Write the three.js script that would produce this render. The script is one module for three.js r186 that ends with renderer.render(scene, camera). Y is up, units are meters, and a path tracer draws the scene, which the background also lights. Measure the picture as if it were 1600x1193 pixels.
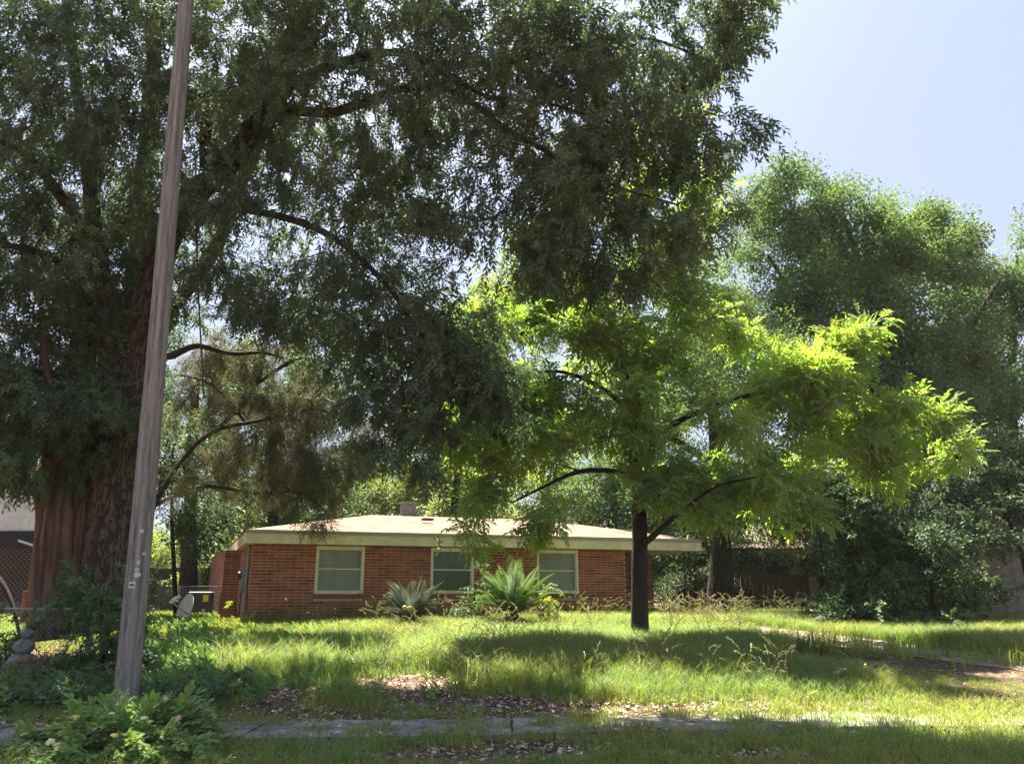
import * as THREE from 'three';
import { mergeGeometries } from 'three/addons/utils/BufferGeometryUtils.js';
import { RoundedBoxGeometry } from 'three/addons/geometries/RoundedBoxGeometry.js';

// ---------------------------------------------------------------- camera, sky, sun, exposure
const scene = new THREE.Scene();
const rad = THREE.MathUtils.degToRad, V = (x, y, z) => new THREE.Vector3(x, y, z);
const F = 1202, PITCH = rad(15.16), EYE = V(0, 1.3, 0);          // focal length in pixels of the 1600 x 1193 photograph
const camera = new THREE.PerspectiveCamera(2 * Math.atan(596.5 / F) * 180 / Math.PI, 1600 / 1193, 0.1, 1500);
camera.position.copy(EYE);
camera.rotation.set(PITCH, 0, 0);
const renderer = new THREE.WebGLRenderer({ antialias: true });
renderer.toneMapping = THREE.LinearToneMapping;
renderer.toneMappingExposure = 5.6;
renderer.shadowMap.enabled = true;
const SUN = V(-0.146, 0.845, -0.51).normalize();                // high ahead on the left, above the big tree
const sun = new THREE.DirectionalLight(new THREE.Color(1, 0.92, 0.76), 5);
sun.position.copy(SUN).multiplyScalar(80); sun.target.position.set(0, 0, -14);
sun.castShadow = true; sun.shadow.radius = 1.2; sun.shadow.mapSize.set(4096, 4096);
Object.assign(sun.shadow.camera, { left: -45, right: 45, top: 45, bottom: -45, near: 1, far: 200 });
scene.add(sun, sun.target);
scene.fog = new THREE.FogExp2(new THREE.Color(0.95, 0.97, 1), 0.0003);
{ // hazy summer sky: paler toward the horizon, bright haze round the sun
  const w = 1024, h = 512, d = new Float32Array(w * h * 4);
  for (let j = 0; j < h; j++) for (let i = 0; i < w; i++) {
    const el = ((j + 0.5) / h - 0.5) * Math.PI, az = ((i + 0.5) / w - 0.5) * 2 * Math.PI;
    const x = Math.cos(el) * Math.cos(az), y = Math.sin(el), z = Math.cos(el) * Math.sin(az);
    const c = Math.max(-1, Math.min(1, x * SUN.x + y * SUN.y + z * SUN.z)), a = Math.acos(c);
    const t = Math.pow(1 - Math.max(0, y), 2), g = 0.11 * Math.exp(-a / 0.55) + 0.8 * Math.exp(-a / 0.16), k = 4 * (j * w + i);
    d[k] = 0.066 + 0.068 * t + g; d[k + 1] = 0.089 + 0.061 * t + g * 0.98; d[k + 2] = 0.156 + 0.026 * t + g * 0.94; d[k + 3] = 1;
    if (y < 0) { const q = Math.min(1, -y * 6); d[k] *= 1 - 0.7 * q; d[k + 1] *= 1 - 0.7 * q; d[k + 2] *= 1 - 0.75 * q; }
  }
  const t = new THREE.DataTexture(d, w, h, THREE.RGBAFormat, THREE.FloatType);
  t.mapping = THREE.EquirectangularReflectionMapping; t.magFilter = t.minFilter = THREE.LinearFilter; t.wrapS = THREE.RepeatWrapping; t.needsUpdate = true;
  scene.background = t; scene.environment = t;
}

// ---------------------------------------------------------------- helpers
let seed = 12345;
const rnd = () => { seed = (seed + 0x6d2b79f5) | 0; let t = Math.imul(seed ^ (seed >>> 15), 1 | seed); t = (t + Math.imul(t ^ (t >>> 7), 61 | t)) ^ t; return ((t ^ (t >>> 14)) >>> 0) / 4294967296; };
const R = (a, b) => a + (b - a) * rnd(), gauss = () => (rnd() + rnd() + rnd() + rnd() - 2) * 0.9, pick = (a) => a[Math.floor(rnd() * a.length)];
const lerp = (a, b, t) => a + (b - a) * t, clamp = (x, a = 0, b = 1) => Math.min(b, Math.max(a, x)), smooth = (a, b, x) => { const t = clamp((x - a) / (b - a)); return t * t * (3 - 2 * t); };
const cp = Math.cos(PITCH), sp = Math.sin(PITCH);
// the place met at horizontal distance d ahead in the direction of photograph point (px, py)
function P(px, py, d) { const a = (px - 800) / F, b = (596.5 - py) / F, s = d / (cp - b * sp); return V(a * s, EYE.y + (b * cp + sp) * s, -d); }
function mpp(py, d) { const b = (596.5 - py) / F; return d / (cp - b * sp) / F; }             // metres per photograph pixel there
const hash2 = (x, y, s = 0) => { let h = Math.imul(x | 0, 374761393) + Math.imul(y | 0, 668265263) + Math.imul(s, 974711); h = Math.imul(h ^ (h >>> 13), 1274126177); return ((h ^ (h >>> 16)) >>> 0) / 4294967296; };
function vnoise(x, y, per = 0, s = 0) {                        // value noise, tiling with period per
  const xi = Math.floor(x), yi = Math.floor(y), fx = x - xi, fy = y - yi, u = fx * fx * (3 - 2 * fx), v = fy * fy * (3 - 2 * fy);
  const m = (n, p) => p ? ((n % p) + p) % p : n, px = Array.isArray(per) ? per[0] : per, py = Array.isArray(per) ? per[1] : per;
  const a = hash2(m(xi, px), m(yi, py), s), b = hash2(m(xi + 1, px), m(yi, py), s), c = hash2(m(xi, px), m(yi + 1, py), s), d = hash2(m(xi + 1, px), m(yi + 1, py), s);
  return lerp(lerp(a, b, u), lerp(c, d, u), v);
}
function fbm(x, y, per, s = 0, oct = 4) { let a = 0, k = 0.5, n = 0; for (let i = 0; i < oct; i++) { a += k * vnoise(x, y, per, s + i); n += k; x *= 2; y *= 2; if (per) per = Array.isArray(per) ? [per[0] * 2, per[1] * 2] : per * 2; k *= 0.5; } return a / n; }
function tex(w, h, fn, srgb = true) {                          // fn(u, v) -> [r, g, b] in 0..1
  const d = new Uint8Array(w * h * 4);
  for (let j = 0; j < h; j++) for (let i = 0; i < w; i++) { const c = fn(i / w, j / h), k = 4 * (j * w + i); for (let q = 0; q < 3; q++) d[k + q] = 255 * clamp(c.length ? c[q] : c); d[k + 3] = 255; }
  const t = new THREE.DataTexture(d, w, h); t.wrapS = t.wrapT = THREE.RepeatWrapping; t.magFilter = THREE.LinearFilter; t.minFilter = THREE.LinearMipmapLinearFilter; t.generateMipmaps = true;
  if (srgb) t.colorSpace = THREE.SRGBColorSpace; t.needsUpdate = true; return t;
}
const rep = (t, x, y) => { const c = t.clone(); c.repeat.set(x, y); c.needsUpdate = true; return c; };
const mix3 = (a, b, t) => [lerp(a[0], b[0], t), lerp(a[1], b[1], t), lerp(a[2], b[2], t)];
const col = (r, g, b) => new THREE.Color().setRGB(r, g, b);
const std = (color, o = {}) => new THREE.MeshStandardMaterial({ color, roughness: 0.85, ...o });
const leafMat = (r, g, b, through = 0.45, o = {}) => new THREE.MeshPhysicalMaterial({ color: col(r, g, b), roughness: 1, transmission: through, thickness: 0, ior: 1.4, clearcoat: 0.35, clearcoatRoughness: 0.45, side: THREE.DoubleSide, ...o });

class MB {                                                     // collects triangles
  constructor() { this.p = []; this.uv = []; this.i = []; }
  v(p, u = 0, w = 0) { this.p.push(p.x, p.y, p.z); this.uv.push(u, w); return this.p.length / 3 - 1; }
  tri(a, b, c) { this.i.push(a, b, c); }
  quad(a, b, c, d) { this.i.push(a, b, c, a, c, d); }
  geometry(g, m) { const b = this.p.length / 3, q = g, P_ = q.attributes.position, U = q.attributes.uv, t = V(0, 0, 0); for (let k = 0; k < P_.count; k++) { t.fromBufferAttribute(P_, k); if (m) t.applyMatrix4(m); this.v(t, U ? U.getX(k) : 0, U ? U.getY(k) : 0); } if (q.index) for (let k = 0; k < q.index.count; k++) this.i.push(b + q.index.getX(k)); else for (let k = 0; k < P_.count; k++) this.i.push(b + k); return this; }
  box(x0, y0, z0, x1, y1, z1) { const g = new THREE.BoxGeometry(x1 - x0, y1 - y0, z1 - z0); g.translate((x0 + x1) / 2, (y0 + y1) / 2, (z0 + z1) / 2); const p = g.attributes.position, n = g.attributes.normal, u = g.attributes.uv; for (let k = 0; k < p.count; k++) { const ax = Math.abs(n.getX(k)), ay = Math.abs(n.getY(k)); if (ax > 0.5) u.setXY(k, p.getZ(k), p.getY(k)); else if (ay > 0.5) u.setXY(k, p.getX(k), p.getZ(k)); else u.setXY(k, p.getX(k), p.getY(k)); } return this.geometry(g); }
  tube(pts, rads, sides = 6, uvs = 1, rough = 0, lobes = 0, cap = true) {   // pts: Vector3[], rads: number[]
    const n = pts.length, T = V(0, 0, 0); let N = null, len = 0, base = this.p.length / 3;
    for (let k = 0; k < n; k++) {
      T.subVectors(pts[Math.min(n - 1, k + 1)], pts[Math.max(0, k - 1)]).normalize();
      if (!N) { N = Math.abs(T.y) < 0.9 ? V(0, 1, 0) : V(1, 0, 0); }
      N.addScaledVector(T, -N.dot(T)).normalize();
      const B = V(0, 0, 0).crossVectors(T, N);
      if (k) len += pts[k].distanceTo(pts[k - 1]);
      for (let s = 0; s <= sides; s++) {
        const a = (s % sides) / sides * 2 * Math.PI; let r = rads[k];
        if (rough) r *= 1 + rough * (vnoise((s % sides) * 1.3 + 7, len * 2.2, 0, 5) - 0.5) * 2;
        if (lobes) r *= 1 + lobes * Math.cos(a * 3 + 1.1) * 0.6 + lobes * 0.5 * Math.cos(a * 5 + len * 0.4);
        this.v(V(pts[k].x + (N.x * Math.cos(a) + B.x * Math.sin(a)) * r, pts[k].y + (N.y * Math.cos(a) + B.y * Math.sin(a)) * r, pts[k].z + (N.z * Math.cos(a) + B.z * Math.sin(a)) * r), s / sides * uvs, len);
      }
    }
    for (let k = 0; k < n - 1; k++) for (let s = 0; s < sides; s++) { const a = base + k * (sides + 1) + s, b = a + sides + 1; this.quad(a, a + 1, b + 1, b); }
    if (cap) { const c = this.v(pts[n - 1], 0.5, len), e = base + (n - 1) * (sides + 1); for (let s = 0; s < sides; s++) this.tri(e + s, e + s + 1, c); }
    return this;
  }
  geo(flat = false) {
    let g = new THREE.BufferGeometry();
    g.setAttribute('position', new THREE.Float32BufferAttribute(this.p, 3)); g.setAttribute('uv', new THREE.Float32BufferAttribute(this.uv, 2)); g.setIndex(this.i);
    if (flat && g.index) g = g.toNonIndexed(); g.computeVertexNormals(); return g;
  }
}
const used = {};
function numbered(n) { const k = used[n] ?? 0; used[n] = k + 1; return k ? `${n}_${String(k).padStart(3, '0')}` : n; }
function tag(o, label, category, group, kind) { Object.assign(o.userData, label && { label }, category && { category }, group && { group }, kind && { kind }); return o; }
function mesh(name, g, m, parent) { const o = new THREE.Mesh(g instanceof MB ? g.geo() : g, m); o.castShadow = o.receiveShadow = true; if (parent) { o.name = name; parent.add(o); } else { o.name = numbered(name); scene.add(o); } return o; }
const fmesh = (name, mb, m, parent) => mesh(name, mb.geo(true), m, parent);
function thing(name, label, category, pos = V(0, 0, 0), turn = 0, group) { const o = new THREE.Group(); o.name = numbered(name); o.position.copy(pos); o.rotation.y = turn; scene.add(o); return tag(o, label, category, group); }
function sub(name, parent) { const o = new THREE.Group(); o.name = name; parent.add(o); return o; }
function instanced(name, g, m, mats, cols, parent) {
  const o = new THREE.InstancedMesh(g, m, mats.length); mats.forEach((x, k) => o.setMatrixAt(k, x)); if (cols) cols.forEach((c, k) => o.setColorAt(k, c));
  o.castShadow = o.receiveShadow = true; o.userData.kind = 'stuff'; if (parent) { o.name = name; parent.add(o); } else { o.name = numbered(name); scene.add(o); } return o;
}
const M4 = (p, dir, up, s, out = new THREE.Matrix4()) => {     // +Z along dir, +Y near up
  const z = dir.clone().normalize(), x = V(0, 0, 0).crossVectors(up, z); if (x.lengthSq() < 1e-6) x.set(1, 0, 0); x.normalize(); const y = V(0, 0, 0).crossVectors(z, x);
  return out.makeBasis(x.multiplyScalar(s), y.multiplyScalar(s), z.multiplyScalar(s)).setPosition(p);
};
const spline = (pts, n) => new THREE.CatmullRomCurve3(pts).getPoints(n);
const taper = (a, b, n, pow = 1) => Array.from({ length: n }, (_, k) => lerp(a, b, Math.pow(k / (n - 1), pow)));

// the lie of the land: level verge and path, then a lawn that rises to the house
function ground(x, z) { const d = -z; let h = d < 8.3 ? -0.03 * smooth(7.4, 5, d) : 0.62 * clamp((d - 8.3) / 8.7) ; if (d > 7.4) h += (vnoise(x * 0.5 + 40, z * 0.5, 0, 3) - 0.5) * 0.07 * smooth(8.6, 10, d) * smooth(60, 18, d); return h; }
function G(px, py) { let lo = 3, hi = 60; const f = (d) => { const p = P(px, py, d); return p.y - ground(p.x, p.z); }; for (let k = 0; k < 40; k++) { const m = (lo + hi) / 2; if (f(m) > 0) lo = m; else hi = m; } return P(px, py, lo); }
const onGround = (p, dy = 0) => V(p.x, ground(p.x, p.z) + dy, p.z);

// ---------------------------------------------------------------- textures and materials
const T = {};
const plates = (u, v) => { const a = fbm(u * 26, v * 8, [26, 8], 3, 3), b = fbm(u * 44, v * 40, [44, 40], 9, 3), f = smooth(0.06, 0.2, Math.abs(a - 0.5) * 1.4); return clamp(f * 0.55 + b * 0.7 - 0.2); };
T.bark = tex(256, 512, (u, v) => { const c = plates(u, v); return mix3([0.17, 0.14, 0.12], [0.5, 0.45, 0.4], c); });
T.barkB = tex(256, 512, (u, v) => { const c = plates(u, v); return [c, c, c]; }, false);
T.strip = tex(256, 512, (u, v) => { const n = fbm(u * 28, v * 3, [28, 3], 21), m = fbm(u * 5, v * 2, [5, 2], 8), k = fbm(u * 60, v * 24, [60, 24], 2); return mix3(mix3([0.2, 0.13, 0.1], [0.58, 0.42, 0.33], n * 1.9 - 0.45), [0.5, 0.46, 0.42], m * 0.6).map((c) => c * (0.75 + 0.4 * k)); });
T.stripB = tex(256, 512, (u, v) => { const c = fbm(u * 28, v * 3, [28, 3], 21); return [c, c, c]; }, false);
T.pole = tex(256, 1024, (u, v) => { const n = fbm(u * 40, v * 3, [40, 3], 31), m = fbm(u * 6, v * 2, [6, 2], 38), k = fbm(u * 90, v * 30, [90, 30], 12), crack = smooth(0.3, 0.22, Math.abs(fbm(u * 14, v * 2, [14, 2], 77) - 0.5) * 12); return mix3(mix3([0.4, 0.385, 0.36], [0.7, 0.68, 0.645], n * 1.3 - 0.15), [0.5, 0.475, 0.45], m * 0.7).map((c) => c * (0.8 + 0.35 * k) * (1 - 0.22 * crack)); });
T.poleB = tex(256, 1024, (u, v) => { const n = fbm(u * 40, v * 3, [40, 3], 31), crack = smooth(0.3, 0.22, Math.abs(fbm(u * 14, v * 2, [14, 2], 77) - 0.5) * 12), c = clamp(n * 0.6 + 0.3 - crack * 0.4); return [c, c, c]; }, false);
T.concrete = tex(512, 512, (u, v) => { const n = fbm(u * 6, v * 6, 6, 51), k = fbm(u * 90, v * 90, 90, 52, 2), s = smooth(0.52, 0.66, fbm(u * 9, v * 9, 9, 57)), crk = smooth(0.02, 0.006, Math.abs(fbm(u * 4, v * 4, 4, 91) - 0.5)); return mix3(mix3([0.5, 0.49, 0.46], [0.66, 0.65, 0.62], n), [0.4, 0.36, 0.3], s * 0.7).map((c) => c * (0.82 + 0.36 * k) * (1 - 0.22 * crk)); });
T.litter = tex(1024, 1024, (u, v) => { const n = fbm(u * 8, v * 8, 8, 61), k = fbm(u * 120, v * 120, 120, 62, 3), q = fbm(u * 44, v * 44, 44, 66, 2), m = smooth(0.5, 0.62, fbm(u * 14, v * 14, 14, 69)); let c = mix3([0.22, 0.17, 0.13], [0.46, 0.36, 0.28], clamp(q * 1.5 - 0.3)); c = mix3(c, [0.24, 0.26, 0.12], m * 0.55); return mix3(c, [0.52, 0.43, 0.36], smooth(0.58, 0.7, k) * 0.7).map((x) => x * (0.75 + 0.5 * n)); });
T.shingle = tex(512, 512, (u, v) => { const row = Math.floor(v * 16), uu = u * 12 + (row % 2) * 0.5 + hash2(row, 3, 4), tab = Math.floor(uu), t = hash2(tab % 12, row, 6), e = smooth(0.1, 0.0, v * 16 - row), k = fbm(u * 100, v * 100, 100, 71, 2), n = fbm(u * 5, v * 8, [5, 8], 74), st = smooth(0.56, 0.7, fbm(u * 11, v * 6, [11, 6], 75)); return mix3(mix3([0.64, 0.56, 0.49], [0.76, 0.68, 0.61], t * 0.6 + n * 0.5), [0.46, 0.38, 0.33], st * 0.6).map((c) => c * (0.85 + 0.3 * k) * (1 - 0.35 * e)); });
T.brick = tex(256, 128, (u, v) => { const k = fbm(u * 50, v * 25, [50, 25], 81, 3), n = fbm(u * 5, v * 3, [5, 3], 83); const c = 0.72 + 0.32 * k + 0.2 * (n - 0.5); return [c, c * 0.98, c * 0.96]; });
T.mortar = tex(256, 256, (u, v) => { const k = fbm(u * 70, v * 70, 70, 85, 3), n = fbm(u * 5, v * 5, 5, 86), c = 0.75 + 0.3 * k + 0.2 * (n - 0.5); return [c, c * 0.97, c * 0.92]; });
T.plank = tex(256, 512, (u, v) => { const n = fbm(u * 30, v * 3, [30, 3], 95), k = fbm(u * 80, v * 14, [80, 14], 96, 2), st = smooth(0.5, 0.7, fbm(u * 4, v * 5, [4, 5], 98)); return mix3(mix3([0.3, 0.27, 0.24], [0.55, 0.5, 0.45], n), [0.3, 0.3, 0.24], st * 0.5).map((c) => c * (0.8 + 0.35 * k)); });
T.paint = tex(256, 256, (u, v) => { const n = fbm(u * 5, v * 4, [5, 4], 101), k = fbm(u * 60, v * 60, 60, 102, 2), s = smooth(0.56, 0.68, fbm(u * 16, v * 5, [16, 5], 104)); const c = 0.86 + 0.12 * n + 0.06 * (k - 0.5); return mix3([c, c, c * 0.98], [0.66, 0.62, 0.52], s * 0.15); });
T.mottle = tex(256, 256, (u, v) => { const n = fbm(u * 6, v * 6, 6, 111), k = fbm(u * 50, v * 50, 50, 112, 3), c = 0.6 + 0.35 * n + 0.3 * (k - 0.5); return [c, c, c]; });
const M = {
  bark: std(col(0.42, 0.36, 0.31), { map: rep(T.bark, 2, 0.8), bumpMap: rep(T.barkB, 2, 0.8), bumpScale: 0.02, roughness: 0.95 }),
  barkDark: std(col(0.36, 0.31, 0.27), { map: rep(T.bark, 2, 0.8), bumpMap: rep(T.barkB, 2, 0.8), bumpScale: 0.02, roughness: 0.95 }),
  cedarBark: std(col(0.85, 0.77, 0.7), { map: rep(T.strip, 1, 0.4), bumpMap: rep(T.stripB, 1, 0.4), bumpScale: 0.03, roughness: 0.95 }),
  drive: std(col(0.8, 0.7, 0.58), { map: T.concrete, bumpMap: T.mottle, bumpScale: 0.01, roughness: 0.95 }),
  darkShingle: std(col(0.2, 0.17, 0.15), { map: rep(T.shingle, 0.28, 0.4), roughness: 0.95 }),
  greyBark: std(col(0.72, 0.64, 0.57), { map: rep(T.bark, 1.5, 0.6), bumpMap: rep(T.barkB, 1.5, 0.6), bumpScale: 0.02, roughness: 0.95 }),
  twig: std(col(0.075, 0.06, 0.048), { roughness: 0.95 }),
  twigPale: std(col(0.2, 0.165, 0.12), { roughness: 0.95 }),
  pole: std(col(0.95, 0.92, 0.87), { map: rep(T.pole, 1, 0.35), bumpMap: rep(T.poleB, 1, 0.35), bumpScale: 0.012, roughness: 0.9 }),
  concrete: std(col(0.8, 0.77, 0.72), { map: T.concrete, bumpMap: T.mottle, bumpScale: 0.004, roughness: 0.92 }),
  litter: std(col(0.85, 0.78, 0.7), { map: rep(T.litter, 0.25, 0.25), bumpMap: rep(T.mottle, 1, 1), bumpScale: 0.02, roughness: 0.97 }),
  shingle: std(col(0.36, 0.315, 0.285), { map: rep(T.shingle, 0.28, 0.4), roughness: 0.95 }),
  mortar: std(col(0.72, 0.54, 0.42), { map: rep(T.mortar, 1, 1), roughness: 0.95 }),
  cream: std(col(0.78, 0.73, 0.53), { map: rep(T.paint, 0.6, 1.5), roughness: 0.6 }),
  creamTrim: std(col(0.82, 0.82, 0.62), { map: rep(T.paint, 1, 1), roughness: 0.5 }),
  drip: std(col(0.3, 0.28, 0.26), { roughness: 0.6 }),
  glass: new THREE.MeshPhysicalMaterial({ color: col(0.93, 0.97, 0.95), transmission: 1, thickness: 0, roughness: 0.03, ior: 1.3 }),
  shade: std(col(0.29, 0.31, 0.255), { map: rep(T.paint, 1, 0.4), roughness: 0.9 }),
  shadeDark: std(col(0.12, 0.14, 0.115), { map: rep(T.paint, 1, 0.4), roughness: 0.9 }),
  room: std(col(0.22, 0.2, 0.18), { roughness: 0.95 }),
  metal: std(col(0.4, 0.4, 0.39), { map: T.mottle, metalness: 0.7, roughness: 0.5 }),
  galv: std(col(0.22, 0.225, 0.225), { metalness: 0.3, roughness: 0.6 }),
  darkMetal: std(col(0.05, 0.05, 0.05), { metalness: 0.3, roughness: 0.6 }),
  rust: std(col(0.16, 0.1, 0.07), { map: T.mottle, roughness: 0.9 }),
  plank: std(col(0.52, 0.46, 0.42), { map: T.plank, roughness: 0.95 }),
  white: std(col(0.72, 0.72, 0.7), { map: T.paint, roughness: 0.5 }),
  stone: std(col(0.33, 0.32, 0.3), { map: T.mottle, bumpMap: T.mottle, bumpScale: 0.02, roughness: 0.95 }),
};
const bricks = [[0.36, 0.11, 0.07], [0.42, 0.13, 0.08], [0.29, 0.092, 0.062], [0.38, 0.15, 0.105], [0.45, 0.16, 0.1], [0.22, 0.078, 0.06]].map((c) => std(col(...c), { map: T.brick, bumpMap: T.mottle, bumpScale: 0.002, roughness: 0.92 }));
// ---------------------------------------------------------------- ground, path, driveway
{
  const xs = [], zs = [];
  for (let x = -16; x <= 18.01; x += 0.4) xs.push(x); for (let k = 1; k <= 12; k++) { xs.push(18 + 2 * Math.pow(1.55, k)); xs.unshift(-16 - 2 * Math.pow(1.55, k)); }
  for (let z = -26; z <= 1.01; z += 0.35) zs.push(z); for (let k = 1; k <= 12; k++) { zs.push(1 + 2 * Math.pow(1.55, k)); zs.unshift(-26 - 2 * Math.pow(1.55, k)); }
  const m = new MB(); for (const z of zs) for (const x of xs) m.v(V(x, ground(x, z), z), x, z);
  for (let j = 0; j < zs.length - 1; j++) for (let i = 0; i < xs.length - 1; i++) { const a = j * xs.length + i, b = a + xs.length; m.quad(a, b, b + 1, a + 1); }
  tag(mesh('ground', m, M.litter), 'brown earth with dry leaf litter under the lawn', 'ground', null, 'structure');
}
const pathZ = (x) => -7.55 - 0.105 * x;                        // near edge of the pavement
{ // cracked concrete pavement, slab by slab
  const g = thing('sidewalk', 'narrow cracked concrete sidewalk crossing the lawn', 'sidewalk'); tag(g, null, null, null, 'structure');
  for (let k = -9; k < 12; k++) {
    const m = new MB(), x0 = k * 1.2 + 0.01, x1 = k * 1.2 + 1.19, n = 8, dy = R(-0.012, 0.012), tl = R(-0.012, 0.012), w = 0.94, raw = [];
    for (let i = 0; i <= n; i++) { const x = lerp(x0, x1, i / n), e0 = 0.05 * (vnoise(x * 3, k, 0, 8) - 0.3), e1 = 0.08 * (vnoise(x * 3, k, 0, 9) - 0.3); for (const [t, e, y] of [[0, e0, -0.08], [0, e0, 0.035], [w, -e1, 0.035], [w, -e1, -0.08]]) { const z = pathZ(x) - t - e; raw.push(m.v(V(x, 0.012 + y + dy + tl * (i / n - 0.5), z), x * 0.5, z * 0.5 + k * 0.37)); } }
    for (let i = 0; i < n; i++) for (let q = 0; q < 3; q++) m.quad(raw[i * 4 + q], raw[i * 4 + 4 + q], raw[i * 4 + 5 + q], raw[i * 4 + 1 + q]);
    m.quad(raw[0], raw[1], raw[2], raw[3]); m.quad(raw[n * 4 + 3], raw[n * 4 + 2], raw[n * 4 + 1], raw[n * 4]);
    fmesh('slab', m, M.concrete, g);
  }
}
{ // worn concrete driveway running from the street up to the open porch
  const m = new MB(), near = [[1120, 985], [1200, 992], [1270, 1004], [1380, 1021], [1500, 1036], [1600, 1049], [1760, 1078], [1900, 1110]].map((p) => G(...p)), far = [[1140, 978], [1210, 982], [1290, 990], [1400, 1003], [1520, 1019], [1620, 1031], [1790, 1056], [1960, 1082]].map((p) => G(...p));
  const a = spline(near, 30), b = spline(far, 30);
  for (let k = 0; k <= 30; k++) for (let q = 0; q <= 4; q++) { const p = a[k].clone().lerp(b[k], q / 4); m.v(V(p.x, ground(p.x, p.z) + 0.008 + 0.012 * vnoise(p.x * 2, p.z * 2, 0, 4), p.z), p.x * 0.5, p.z * 0.5); }
  for (let k = 0; k < 30; k++) for (let q = 0; q < 4; q++) { const i = k * 5 + q; m.quad(i, i + 5, i + 6, i + 1); }
  tag(mesh('driveway', m, M.drive), 'worn pale concrete driveway track running up the right of the lawn', 'driveway', null, 'structure');
}

// ---------------------------------------------------------------- the brick house
const YG = 0.62, HY = rad(18.02), HA = V(-5.552, YG, -16.9);
const house = thing('brick_house', 'low red brick ranch house with pale hipped roof and three front windows', 'house', HA, HY);
house.updateMatrixWorld(); const toHouse = house.matrixWorld.clone().invert();
const windows = [[1.313, 2.368], [3.878, 4.903], [6.462, 7.524]], WY0 = 1.237 - YG, WY1 = 2.242 - YG, TOP = 1.64, LEN = 8.79;
{
  const list = [], walls = [];
  // a wall from a to b (plan), outward side to its right when going a -> b ... local x along it, z outward
  function brickWall(ax, az, bx, bz, y0, y1, holes = []) {
    const len = Math.hypot(bx - ax, bz - az), turn = -Math.atan2(bz - az, bx - ax), m = new MB(), cuts = [0, ...holes.flatMap((h) => [h[0], h[1]]), len], d = 0.14;
    for (let k = 0; k < cuts.length - 1; k++) { const h = holes.find((q) => q[0] === cuts[k]); if (!h) m.box(cuts[k], y0, -d, cuts[k + 1], y1, 0); else { m.box(cuts[k], y0, -d, cuts[k + 1], h[2], 0); if (y1 - h[3] > 0.002) m.box(cuts[k], h[3], -d, cuts[k + 1], y1, 0); } }
    const w = mesh('wall', m, M.mortar, house); w.position.set(ax, 0, az); w.rotation.y = turn; w.updateMatrixWorld();
    const L = 0.302, C = 0.0656, J = 0.011;
    for (let r = 0, y = y1 - C; y > y0 - 0.01; r++, y -= C) for (let x = (r % 2 ? -(L + J) / 2 : 0) ; x < len; x += L + J) {
      let segs = [[Math.max(0, x), Math.min(len, x + L)]];
      for (const h of holes) if (y + C > h[2] - 0.1 && y < h[3]) segs = segs.flatMap(([a, b]) => b <= h[0] || a >= h[1] ? [[a, b]] : [[a, h[0] - 0.004], [h[1] + 0.004, b]].filter(([p, q]) => q - p > 0.03));
      for (const [a, b] of segs) if (b - a > 0.03) { const c = V((a + b) / 2, y + C / 2, 0).applyMatrix4(w.matrixWorld); list.push({ w, x: (a + b) / 2, y: y + J / 2 + (C - J) / 2, l: b - a, d: c.distanceTo(EYE), front: holes.length }); }
    }
    return w;
  }
  brickWall(0, 0, LEN, 0, -0.12, TOP, windows.map(([a, b]) => [a, b, WY0, WY1]));
  brickWall(-0.29, -2.72, -0.004, -0.004, -0.12, TOP);                         // side wall
  brickWall(-0.66, -2.74, -0.3, -2.74, -0.12, TOP);                             // return of the rear wing
  brickWall(-1.2, -7.4, -0.664, -2.744, -0.12, TOP);
  brickWall(8.8, -1.8, 10.5, -1.8, -0.12, TOP);                                 // set-back wall of the porch
  brickWall(LEN - 0.004, -0.004, 8.79, -1.796, -0.12, TOP);
  list.sort((p, q) => (p.d - (p.front ? 8 : 0)) - (q.d - (q.front ? 8 : 0)));
  const g = new THREE.BoxGeometry(1, 0.0546, 0.034), rest = new Map();
  { const u = g.attributes.uv; for (let k = 0; k < u.count; k++) u.setXY(k, u.getX(k) * 0.9, u.getY(k) * 0.3); }
  list.forEach((b, k) => {
    const z = -0.0095 + R(-0.0015, 0.002);
    if (k < 300) { const o = mesh('brick', g, pick(bricks), b.w); o.position.set(b.x, b.y, z); o.scale.x = b.l; o.rotation.z = R(-0.004, 0.004); }
    else { if (!rest.has(b.w)) rest.set(b.w, []); rest.get(b.w).push(new THREE.Matrix4().makeScale(b.l, 1, 1).setPosition(b.x, b.y, z)); }
  });
  const bm = std(col(1, 1, 1), { map: T.brick, roughness: 0.92 });
  for (const [w, ms] of rest) instanced('brickwork', g, bm, ms, ms.map(() => { const c = pick(bricks).color; return c.clone().multiplyScalar(R(0.9, 1.1)); }), w);
}
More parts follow.
